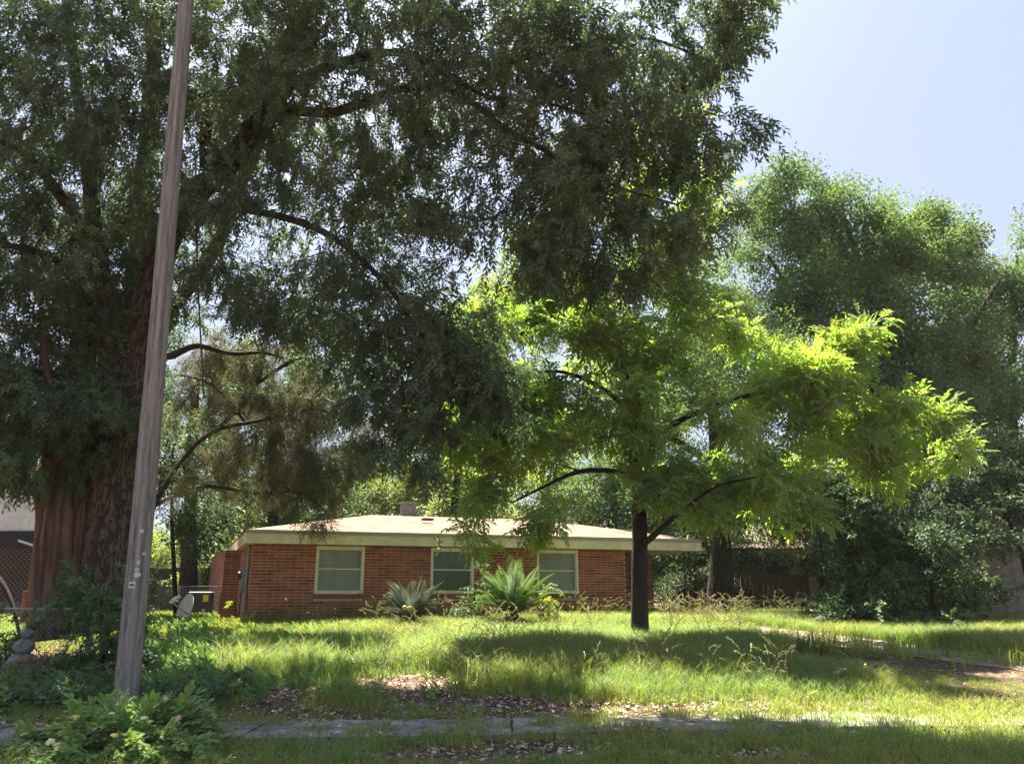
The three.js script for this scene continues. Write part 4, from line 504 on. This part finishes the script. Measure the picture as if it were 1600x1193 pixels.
{ // air conditioner
  const p = P(312, 960, 19.2), o = thing('air_conditioner', 'black outdoor air conditioner unit with yellow sticker beside the house', 'air conditioner', onGround(p), rad(12)), w = 34 * mpp(945, 19.2), h = P(312, 925, 19.2).y - o.position.y, q = w / 2, cm = std(col(0.06, 0.06, 0.06), { roughness: 0.5, metalness: 0.4 });
  mesh('cabinet', new MB().box(-q + 0.03, 0.04, -q + 0.03, q - 0.03, h - 0.04, q - 0.03), M.darkMetal, o); mesh('base', new MB().box(-q, -0.06, -q, q, 0.04, q), M.stone, o); mesh('top', new RoundedBoxGeometry(w, 0.05, w, 2, 0.015).translate(0, h - 0.015, 0), M.metal, o);
  for (let k = 0, y = 0.08; y < h - 0.07; k++, y += 0.05) mesh('louver', new MB().box(-q + 0.005, y, -q + 0.005, q - 0.005, y + 0.022, q - 0.005), cm, o);
  for (const s of [-1, 1]) mesh('corner', new MB().box(s > 0 ? q - 0.05 : -q - 0.002, 0.042, q - 0.048, s > 0 ? q + 0.002 : -q + 0.05, h - 0.042, q + 0.002), cm, o);
  mesh('sticker', new THREE.BoxGeometry(w * 0.23, w * 0.3, 0.004).translate(q * 0.52, h - w * 0.26, q + 0.004), std(col(0.75, 0.5, 0.03), { roughness: 0.5 }), o); mesh('label', new THREE.BoxGeometry(w * 0.14, w * 0.2, 0.004).translate(q * 0.42, h * 0.32, q + 0.004), std(col(0.5, 0.5, 0.46)), o);
}
{ // satellite dish lying in the side yard
  const p = P(296, 972, 16.6), s = mpp(950, 16.6), o = thing('satellite_dish', 'tan satellite dish on a short post tilted in the side yard grass', 'satellite dish', onGround(p)), dm = std(col(0.45, 0.4, 0.33), { map: T.paint, roughness: 0.5, side: THREE.DoubleSide }), pos = (x, y, dz = 0) => P(x, y, 16.6 - dz).sub(o.position);
  const pr = []; for (let k = 0; k <= 12; k++) pr.push(new THREE.Vector2(k / 12 * 0.3, 0.09 * (k / 12) ** 2)); for (let k = 12; k >= 0; k--) pr.push(new THREE.Vector2(k / 12 * 0.3, 0.09 * (k / 12) ** 2 - 0.012));
  const g = new THREE.LatheGeometry(pr, 36); g.scale(1, 1, 1.2); const dish = mesh('dish', g, dm, o); dish.position.copy(pos(294, 954)); dish.quaternion.setFromUnitVectors(V(0, 1, 0), V(-0.66, 0.32, 0.68).normalize());
  mesh('arm', new MB().tube([pos(296, 962, 0.05), pos(284, 952, 0.18), pos(269, 941, 0.26)], [0.02, 0.018, 0.016], 8), dm, o); const rc = new THREE.CapsuleGeometry(0.03, 0.08, 4, 10); rc.rotateZ(1.1); const h = mesh('receiver', rc, M.white, o); h.position.copy(pos(273, 937, 0.26)); const r2 = mesh('receiver', rc, M.white, o); r2.position.copy(pos(277, 933, 0.24)); r2.rotation.z = 0.6; const r3 = mesh('bracket', new RoundedBoxGeometry(0.09, 0.05, 0.05, 1, 0.01), M.white, o); r3.position.copy(pos(268, 940, 0.26));
  mesh('post', new MB().tube([pos(297, 982), pos(297, 965), pos(295, 956)], [0.03, 0.03, 0.025], 10), dm, o); mesh('base', rock(0.1, 1, 0.8, 1, 8).translate(0.0, 0.1, 0.08), std(col(0.55, 0.5, 0.42), { map: T.mottle }), o);
}
// ---------------------------------------------------------------- right: board fence, chain link, posts
{
  const d = 22.5, a = P(1062, 965, d + 0.4), b = P(1268, 965, d), o = thing('wooden_fence', 'dark weathered board fence with heavy top beam right of the black trunk', 'fence', V(a.x, YG - 0.05, a.z), -Math.atan2(b.z - a.z, b.x - a.x)), len = Math.hypot(b.x - a.x, b.z - a.z), py = (y) => P(1200, y, d).y - o.position.y, n = 26, w = len / n, t = py(911), X = (px) => (px - 1062) / 206 * len;
  const pm = [0.7, 0.9, 1.1].map((k) => std(col(0.34 * k, 0.27 * k, 0.23 * k), { map: T.plank, roughness: 0.95 }));
  for (let k = 0; k < n; k++) { const q = mesh('board', new MB().box(k * w + 0.008, -0.1, 0, (k + 1) * w - 0.008, t + (k < 15 ? R(-0.22, -0.02) : R(-0.03, 0.02)), 0.022), pick(pm), o); q.position.z = R(0, 0.012); q.rotation.z = R(-0.006, 0.006); }
  mesh('top_beam', new MB().box(X(1178), py(913), 0.036, X(1264), py(897), 0.08), pm[1], o); for (const y of [0.3, t - 0.35]) mesh('rail', new MB().box(0, y, -0.05, len, y + 0.09, -0.002), pm[0], o);
  for (const x of [1164, 1264]) mesh('post', new MB().box(X(x) - 0.05, -0.1, 0.084, X(x) + 0.05, py(x > 1200 ? 888 : 902), 0.18), pm[1], o);
}
{
  const a = P(1082, 965, 20.4), b = P(1268, 965, 19.8), o = thing('chain_link_fence', 'low chain link fence with pale rail in front of the dark board fence', 'fence', V(a.x, YG - 0.02, a.z), -Math.atan2(b.z - a.z, b.x - a.x)), len = Math.hypot(b.x - a.x, b.z - a.z), h = P(1180, 936, 20.1).y - YG;
  chainlink(o, 0, len, 0.05, h - 0.02, 0.09, 0.0018); mesh('top_rail', new MB().tube([V(0, h, 0), V(len, h, 0)], [0.016, 0.016], 8), M.galv, o); for (const x of [0, len * 0.5, len]) mesh('post', new MB().tube([V(x, -0.1, 0), V(x, h + 0.03, 0)], [0.024, 0.024], 8), M.galv, o);
}
// ---------------------------------------------------------------- sago palms before the wall
function frondGeo(L, arch, n = 32) { const m = new MB(), at = (t) => V(0, L * (0.5 * t * (1 - arch) + 0.55 * Math.sin(t * 1.7) * arch) , L * t * (1 - 0.25 * arch * t)), pts = []; for (let k = 0; k <= 10; k++) pts.push(at(k / 10)); m.tube(pts, taper(0.012, 0.004, 11), 5, 1, 0, 0, false); for (let k = 2; k <= n; k++) { const t = k / n, p = at(t), q = at(Math.min(1, t + 0.02)), d = q.clone().sub(at(t - 0.02)).normalize(), w = 0.2 * Math.sin(Math.PI * (0.12 + 0.82 * t)); for (const s of [-1, 1]) { const dir = V(s * 0.9, 0.28, 0).addScaledVector(d, 0.55).normalize(); leaf(m, p, dir, V(0, 0.6, 0).addScaledVector(d, -0.5), Math.max(0.05, w), 0.012, 0.12); } } return m.geo(true); }
{
  const upF = [frondGeo(1.05, 0.35), frondGeo(0.95, 0.5)], lowF = [frondGeo(0.95, 0.85), frondGeo(0.8, 0.95)], pm = leafMat(0.115, 0.21, 0.03, 0.5, { clearcoat: 0.15 }), pd = leafMat(0.06, 0.09, 0.045, 0.35, { clearcoat: 0.2 });
  const palm = (label, px, py, d, h, up, low, m, sc) => { const b = onGround(P(px, py, d)), o = thing('sago_palm', label, 'palm', b); mesh('trunk', new MB().tube([V(0, -0.1, 0), V(0, h * 0.5, 0), V(0, h, 0)], [0.15, 0.17, 0.12], 14, 3, 0.25), M.barkDark, o); const add = (g, pitch, yaw, s) => { const q = mesh('frond', g, m, o); q.position.y = h - 0.03; q.rotation.set(-pitch, yaw, R(-0.1, 0.1), 'YXZ'); q.scale.setScalar(s * sc); };
    for (let k = 0; k < up; k++) add(pick(upF), R(0.2, 0.92), k * 2.4 + R(-0.2, 0.2), R(0.8, 1.08)); for (let k = 0; k < low; k++) add(pick(lowF), R(-0.35, 0.35), k * 2.4 + 1 + R(-0.2, 0.2), R(0.75, 1.05)); return o; };
  palm('bright green sago palm with tall upright fronds below the right window', 800, 974, 16.4, 0.26, 22, 28, pm, 1.08);
  small('leafy_bush', 'low weeds around the foot of the bright sago palm', 'bush', [[[790, 978, 15.9, 2], [790, 968, 15.9, 1.5]]], [[780, 972, 15.9, 30, 10, 0.25, 16], [815, 972, 15.9, 26, 10, 0.25, 14]], L.shrub, { sprays: [brB, oakB], stems: true, spread: 0.08, per: 6, size: 0.6 });
  const o = palm('dull green spreading sago palm with yellow cones between the left and middle windows', 642, 974, 15.9, 0.16, 12, 28, pd, 0.95);
  for (const [x, y] of [[632, 950], [640, 951]]) { const c = new THREE.SphereGeometry(0.055, 14, 10); c.scale(1, 1.1, 1); const q = mesh('cone', c, std(col(0.72, 0.55, 0.24), { map: T.mottle, roughness: 0.8 }), o); q.position.copy(P(x, y, 15.45).sub(o.position)); }
}
small('leafy_bush', 'pale leafy bush crowded against the right side of the bright sago palm', 'bush', [[[850, 972, 16.6, 3], [848, 945, 16.6, 2], [850, 925, 16.6, 1.5]]], [[848, 935, 16.6, 28, 24, 0.3, 26], [862, 955, 16.4, 24, 14, 0.3, 14]], L.grassy, { sprays: [brB], stems: true, spread: 0.1, per: 7, size: 0.7 });
small('leafy_bush', 'dark leafy bush left of the bright sago palm under the middle window', 'bush', [[[745, 972, 17, 3], [742, 930, 17, 2], [748, 890, 17, 1.5]]], [[742, 930, 17, 20, 34, 0.25, 20], [752, 890, 17, 10, 22, 0.15, 8], [730, 955, 16.8, 26, 16, 0.25, 12]], L.shrub, { sprays: [brB, clB], stems: true, spread: 0.1, per: 7, size: 0.7 });
small('young_sapling', 'pale sunlit sapling growing at the left corner of the house', 'sapling', [[[372, 985, 16.3, 2.5], [370, 960, 16.3, 2], [366, 940, 16.3, 1.5]]], [[368, 950, 16.3, 12, 20, 0.15, 12], [380, 970, 16.2, 14, 12, 0.2, 8]], L.grassy, { sprays: [brB], stems: true, spread: 0.06, per: 6, size: 0.6 });
small('broadleaf_weed', 'clump of bright broad leaved weeds in the grass near the driveway', 'weed', [[[1155, 985, 15, 2], [1156, 970, 15, 1.5]]], [[1152, 975, 15, 14, 18, 0.15, 10], [1170, 982, 14.9, 12, 12, 0.15, 6]], L.grassy, { sprays: [brB], stems: true, spread: 0.06, per: 6, size: 0.7 });
small('broadleaf_weed', 'round leafy weed clump in the near grass right of centre', 'weed', [[[1252, 1108, 9.2, 4], [1252, 1090, 9.2, 2]]], [[1252, 1092, 9.2, 22, 20, 0.16, 14]], L.grassy, { sprays: [brB], stems: true, spread: 0.06, per: 6, size: 0.6 });
{ // vine hanging over the middle window and a long dead vine in the big oak
  const o = thing('hanging_vine', 'short dark vine dangling from the eave above the middle window', 'vine'), pts = spline([P(684, 838, 16.6), P(688, 848, 16.6), P(683, 862, 16.6)], 8); mesh('stem', new MB().tube(pts, taper(0.012, 0.006, 9), 5), M.twig, o); for (let k = 0; k < 9; k++) { const q = new MB(); leaf(q, pts[k % 9].clone().add(V(gauss() * 0.05, 0, 0.02)), V(gauss(), gauss() - 0.5, 0.5), V(0, 1, 0.4), 0.1, 0.06, 0.2); fmesh('leaf', q, L.shrub, o); }
  const v = thing('hanging_vine', 'long dead vine hanging straight down from the oak limb right of the pole', 'vine'); mesh('stem', new MB().tube(spline([P(305, 236, 11.9), P(306, 330, 11.9), P(309, 450, 11.9), P(314, 540, 11.9), P(318, 622, 11.9)], 24), taper(0.016, 0.014, 25), 6, 1, 0.2), M.twig, v);
}
// ---------------------------------------------------------------- lantana bush at the foot of the pole
{
  const o = thing('lantana_bush', 'bright green lantana bush with small yellow flowers at the bottom left', 'bush', onGround(P(190, 1180, 7.1))), stems = new MB(), mats = [], cols = [], fl = [], g = broadSpray(8, 0.24, 0.095, 0.066), root = o.position;
  const hs = [[70, 1150, 7.0], [120, 1145, 7.05], [145, 1128, 7.2], [172, 1122, 7.4], [226, 1128, 7.3], [260, 1118, 7.25], [296, 1126, 7.2], [312, 1150, 7.1], [240, 1140, 6.95], [180, 1140, 6.9], [130, 1165, 6.75], [76, 1180, 6.7], [200, 1170, 6.6], [280, 1165, 6.7], [100, 1190, 6.55], [160, 1195, 6.5], [250, 1195, 6.5], [320, 1200, 6.5]];
  hs.forEach(([x, y, d]) => { for (let k = 0; k < 12; k++) { const t = P(x + R(-26, 26), y + R(-14, 14), d + R(-0.22, 0.22)).sub(root), f = V(t.x * 0.5 + R(-0.12, 0.12), 0, t.z * 0.5 + R(-0.1, 0.1)), mid = f.clone().lerp(t, 0.6).add(V(R(-0.04, 0.04), 0.05, 0)), pts = new THREE.QuadraticBezierCurve3(f, mid, t).getPoints(5); stems.tube(pts, taper(0.006, 0.003, 6), 4, 1, 0, 0, false);
    for (let i = 0; i < 6; i++) { const q = 0.35 + 0.65 * i / 5, p = f.clone().lerp(mid, q).lerp(mid.clone().lerp(t, q), q); mats.push(M4(p.add(unit().multiplyScalar(0.03)), t.clone().sub(mid).normalize().add(unit().multiplyScalar(0.6)).add(V(0, 0.2, 0.2)), V(R(-0.3, 0.3), 1, R(0, 0.6)), R(0.45, 0.78))); const b = R(0.8, 1.25); cols.push(col(b * R(0.9, 1.15), b, b * R(0.8, 1))); }
    if (k < 3 && fl.length < 44) fl.push(t.clone().add(V(R(-0.03, 0.03), 0.07, 0.06))); } });
  tag(mesh('stems', stems, std(col(0.13, 0.12, 0.05)), o), null, null, null, 'stuff'); instanced('foliage', g, leafMat(0.21, 0.34, 0.055, 0.5, { clearcoat: 0.2 }), mats, cols, o);
  const fg = []; for (let k = 0; k < 16; k++) { const s = new THREE.IcosahedronGeometry(0.0065, 0); const a = k * 2.4, r = 0.02 * Math.sqrt(k / 16); s.translate(Math.cos(a) * r, 0.006 * (1 - k / 16), Math.sin(a) * r); fg.push(s); } const flower = mergeGeometries(fg), fy = [std(col(0.8, 0.62, 0.22)), std(col(0.8, 0.7, 0.42)), std(col(0.75, 0.45, 0.32))];
  fl.forEach((p) => { const q = mesh('flower', flower, pick(fy), o); q.position.copy(p); q.rotation.set(R(-0.2, 0.9), R(0, 6), R(-0.4, 0.4)); q.scale.setScalar(R(1, 1.7)); });
}
// ---------------------------------------------------------------- lawn
function tuft(n, h0, h1, spread, w, bend) { const m = new MB(); for (let k = 0; k < n; k++) { const a = R(0, 6.283), r = spread * Math.sqrt(rnd()), h = R(h0, h1), b = R(0.2, 1) * bend * h, q = R(0, 6.283), dx = Math.cos(q) * b, dz = Math.sin(q) * b, px = Math.cos(q + 1.57) * w / 2, pz = Math.sin(q + 1.57) * w / 2, x = Math.cos(a) * r, z = Math.sin(a) * r; const p = [[0, 1], [0.5, 0.85]].map(([t, s]) => [m.v(V(x + dx * t * t - px * s, h * t, z + dz * t * t - pz * s)), m.v(V(x + dx * t * t + px * s, h * t, z + dz * t * t + pz * s))]), e = m.v(V(x + dx, h * (1 - 0.25 * bend), z + dz)); m.quad(p[0][0], p[0][1], p[1][1], p[1][0]); m.tri(p[1][0], p[1][1], e); } return m.geo(true); }
function seedTuft(n, h0, h1, nod) { const m = new MB(); for (let k = 0; k < n; k++) { const a = R(0, 6.283), h = R(h0, h1), q = R(0, 6.283), b = h * R(0.25, 0.6) * nod, s = V(Math.cos(a) * 0.06, 0, Math.sin(a) * 0.06), pts = new THREE.QuadraticBezierCurve3(s, s.clone().add(V(Math.cos(q) * b * 0.2, h * 0.85, Math.sin(q) * b * 0.2)), s.clone().add(V(Math.cos(q) * b, h * R(0.75, 0.95), Math.sin(q) * b))).getPoints(7); m.tube(pts, taper(0.0028, 0.002, 8), 3, 1, 0, 0, false); for (let i = 4; i < 7; i++) for (let j = 0; j < 4; j++) leaf(m, pts[i].clone().lerp(pts[i + 1], j / 4), pts[i + 1].clone().sub(pts[i]).normalize().add(unit().multiplyScalar(0.45)), V(0, 1, 0), 0.045, 0.013, 0.3); } return m.geo(true); }
{
  const tall = [tuft(16, 0.16, 0.36, 0.09, 0.0075, 0.7), tuft(14, 0.2, 0.42, 0.1, 0.007, 0.9)], short = [tuft(14, 0.05, 0.14, 0.08, 0.006, 0.8)], sets = [[], [], []], cols = [[], [], []];
  const toPx = (p) => { const y = (p.y - EYE.y) * cp - (-p.z) * sp, w = (p.y - EYE.y) * sp + (-p.z) * cp; return [800 + F * p.x / w, 596.5 - F * y / w]; };
  const inHouse = (x, z) => { const q = V(x, YG, z).applyMatrix4(toHouse); return q.x > -0.7 && q.x < 10.4 && q.z < 0.05 && q.z > -7.4; };
  const bare = [[470, 1118, 150, 16], [640, 1075, 110, 22], [760, 1100, 130, 16], [870, 1112, 110, 14], [1000, 1112, 110, 8], [560, 1030, 60, 8], [430, 1090, 90, 20], [860, 1175, 90, 18], [700, 1185, 120, 14], [1180, 1185, 120, 10], [980, 1110, 70, 10], [60, 1075, 60, 30]];
  const drive = (px, py) => py > 972 && py < 1120 && px > 1150 && py > 985 + (px - 1245) * 0.128 && py < 1016 + (px - 1245) * 0.16;
  for (let k = 0; k < 92000; k++) {
    const z = -Math.pow(rnd(), 0.8) * 20 - 5.6, x = R(-0.78, 0.78) * -z + R(-0.5, 0.5), p = V(x, 0, z); p.y = ground(x, z); const e = pathZ(x), [px, py] = toPx(p);
    if (z < e + 0.03 && z > e - 0.96 && !(px > 1120 && rnd() < 0.55) && fbm(x * 2.2 + 3, z * 2.2, 0, 23) < 0.55) continue; if (inHouse(x, z) || drive(px, py) && rnd() > 0.07) continue; if (px < 300 && z < -11.2 && z > -14.2 && rnd() < 0.75) continue; const low = px > 1230 && drive(px, py - 34); if (z < -17.5 && x < -9) continue;
    let f = 1; for (const [bx, by, rx, ry] of bare) f *= 1 - Math.exp(-(((px - bx) / rx) ** 2) - ((py - by) / ry) ** 2);
    const n = fbm(x * 0.9 + 50, z * 0.9, 0, 17), left = smooth(420, 250, px) * smooth(985, 1030, py);
    f = clamp(f * 1.5 - 0.35 + (n - 0.5) * 1.1) * (1 - 0.5 * left); if (z > e - 1.5 && z < e - 1) f *= 0.45; if (z > e) f *= 0.55; if (rnd() > f) continue;
    const isTall = low ? 0 : z < e - 1.6 && px > 330 ? clamp(0.25 + smooth(400, 900, px) * 0.75) * smooth(0.1, 0.9, f) : 0.05, w = rnd() < isTall ? Math.floor(rnd() * 2) : 2, edge = smooth(e - 1.2, e - 3.4, z);
    const s = w < 2 ? R(0.65, 1.2) * (0.55 + 0.5 * edge) * (0.9 + 0.6 * n) * (1 - 0.42 * smooth(12.8, 16, -z)) * (px < 480 && z < -13 ? 0.6 : 1) : R(0.7, 1.5) * (low ? 0.45 : z < -13 ? 1.4 : 1), yw = clamp((n - 0.35) * 1.6) + R(-0.1, 0.25), b = R(0.75, 1.2);
    sets[w].push(M4(p, V(gauss() * 0.15, 0, 1).applyAxisAngle(V(0, 1, 0), R(0, 6.28)), V(gauss() * 0.12, 1, gauss() * 0.12), s)); cols[w].push(col(b * lerp(0.8, 1.25, yw), b, b * lerp(1, 0.75, yw)));
  }
  const gm = L.grassy; sets.forEach((s, k) => tag(instanced(k < 2 ? 'tall_grass' : 'short_grass', k < 2 ? tall[k] : short[0], gm, s, cols[k]), ['tall uncut green grass over the lawn', 'tall arching grass blades mixed through the lawn', 'short grass and sprouts along the sidewalk and bare patches'][k], 'grass'));
  // seeding grass against the house and through the lawn
  const sd = [seedTuft(5, 0.35, 0.75, 1), seedTuft(4, 0.3, 0.6, 1.3)], ms = [[], []], cs = [[], []];
  const put = (p, s) => { const [qx, qy] = toPx(p); if (drive(qx, qy - 8) || qx > 1170 && qy > 975 && qy < 1062 + (qx - 1245) * 0.16) return; const w = Math.floor(rnd() * 2); ms[w].push(M4(p, V(0, 0, 1).applyAxisAngle(V(0, 1, 0), R(0, 6.28)), V(gauss() * 0.15, 1, gauss() * 0.15), s)); const b = R(0.7, 1.2); cs[w].push(col(b, b * R(0.85, 1), b * R(0.7, 1))); };
  for (let k = 0; k < 230; k++) { const q = V(R(2.2, 10.2), 0, R(0.15, 1.5)).applyMatrix4(house.matrixWorld); q.y = ground(q.x, q.z); put(q, R(0.6, 1.05)); }
  for (let k = 0; k < 60; k++) { const q = V(R(0, 2.2), 0, R(0.1, 1)).applyMatrix4(house.matrixWorld); q.y = ground(q.x, q.z); put(q, R(0.5, 1)); }
  for (let k = 0; k < 120; k++) { const q = P(R(1040, 1270), R(965, 985), R(15.5, 19)); q.y = ground(q.x, q.z); put(q, R(0.6, 1.05)); }
  for (let k = 0; k < 420; k++) { const x = R(-2, 9), z = R(-15.5, -9.8), q = V(x, ground(x, z), z); if (fbm(x * 0.8, z * 0.8, 0, 29) > 0.47) put(q, R(0.6, 1)); }
  const sm = leafMat(0.3, 0.29, 0.13, 0.3, { clearcoat: 0 }); sd.forEach((g, k) => tag(instanced('seeding_grass', g, sm, ms[k], cs[k]), ['tan seeding grass stalks along the foot of the house wall', 'nodding tan seed heads scattered through the tall lawn'][k], 'grass'));
  // low weeds in the shaded left part of the lawn
  const wm = [], wc = []; for (let k = 0; k < 2600; k++) { const z = R(-16, -9.2), x = R(-0.47, 0.02) * -z, n = fbm(x * 1.1 + 4, z * 1.1, 0, 33); const [px, py] = toPx(V(x, ground(x, z), z)); if (n < 0.42 + smooth(350, 800, px) * 0.2) continue; wm.push(M4(V(x, ground(x, z) + 0.01, z), V(gauss() * 0.6, 1, gauss() * 0.6), V(0.3, 0.2, 1), R(0.45, 1) * (px < 330 ? 1.3 : 0.8))); const b = R(0.75, 1.3); wc.push(col(b, b, b)); }
  tag(instanced('low_weeds', brB, leafMat(0.14, 0.25, 0.045, 0.5), wm, wc), 'low leafy weeds spreading through the shaded left of the lawn', 'weeds');
  // sunlit creeping plants left of the house
  const cm = [], cc = []; for (let k = 0; k < 1300; k++) { const q = P(R(235, 400), 980, 1), d = R(14.6, 18.6); q.set(q.x * d, 0, -d); if (inHouse(q.x, q.z)) continue; q.y = ground(q.x, q.z); cm.push(M4(q, V(gauss() * 0.8, 1, gauss() * 0.8), V(0.3, 0.2, 1), R(0.5, 0.9))); const b = R(0.85, 1.2); cc.push(col(b * 1.1, b, b)); }
  tag(instanced('creeping_weeds', brB, L.grassy, cm, cc), 'bright creeping weeds covering the sunny side yard left of the house', 'weeds');
  // fallen leaves
  const lg = new MB(); { const a = lg.v(V(-0.03, 0.008, 0)), b = lg.v(V(0, 0, 0.016)), c = lg.v(V(0.034, 0.012, 0)), d = lg.v(V(0, 0.002, -0.015)); lg.tri(a, b, d); lg.tri(b, c, d); }
  const fm = [], fc = [], tones = [[0.38, 0.26, 0.18], [0.28, 0.18, 0.12], [0.5, 0.38, 0.28], [0.4, 0.22, 0.14], [0.2, 0.13, 0.1], [0.56, 0.47, 0.36]];
  for (let k = 0; k < 46000; k++) { const z = R(-14, -5.8), x = R(-0.74, 0.74) * -z, e = pathZ(x), p = V(x, ground(x, z), z), [px, py] = toPx(p); let f = 0.12; for (const [bx, by, rx, ry] of bare) f = Math.max(f, Math.exp(-(((px - bx) / rx) ** 2) - ((py - by) / ry) ** 2)); const on = z < e && z > e - 0.94; if (z < e - 0.92 && z > e - 1.7) f = Math.max(f, 0.75); if (on) f = 0.05 + 0.35 * smooth(0.22, 0, Math.min(e - z, z - e + 0.94)) ; if (z > e) f = Math.max(f, 0.4); f *= 0.35 + fbm(x * 1.7 + 6, z * 1.7, 0, 41) * 1.2; if (px > 1250) f *= 0.35; if (rnd() > f) continue;
    p.y += on ? 0.055 + R(0, 0.01) : R(0.004, 0.03); fm.push(M4(p, V(gauss(), gauss() * 0.25, gauss()), V(gauss() * 0.3, 1, gauss() * 0.3), R(0.6, 1.35))); const t = pick(tones), b = R(0.7, 1.2); fc.push(col(t[0] * b, t[1] * b, t[2] * b)); }
  tag(instanced('fallen_leaves', lg.geo(true), std(col(1, 1, 1), { roughness: 0.8, side: THREE.DoubleSide }), fm, fc), 'dry brown fallen leaves along the sidewalk and bare lawn patches', 'fallen leaves');
  console.log('crown sprays', total, 'grass', sets.map((s) => s.length), 'leaves', fm.length);
}
renderer.render(scene, camera);
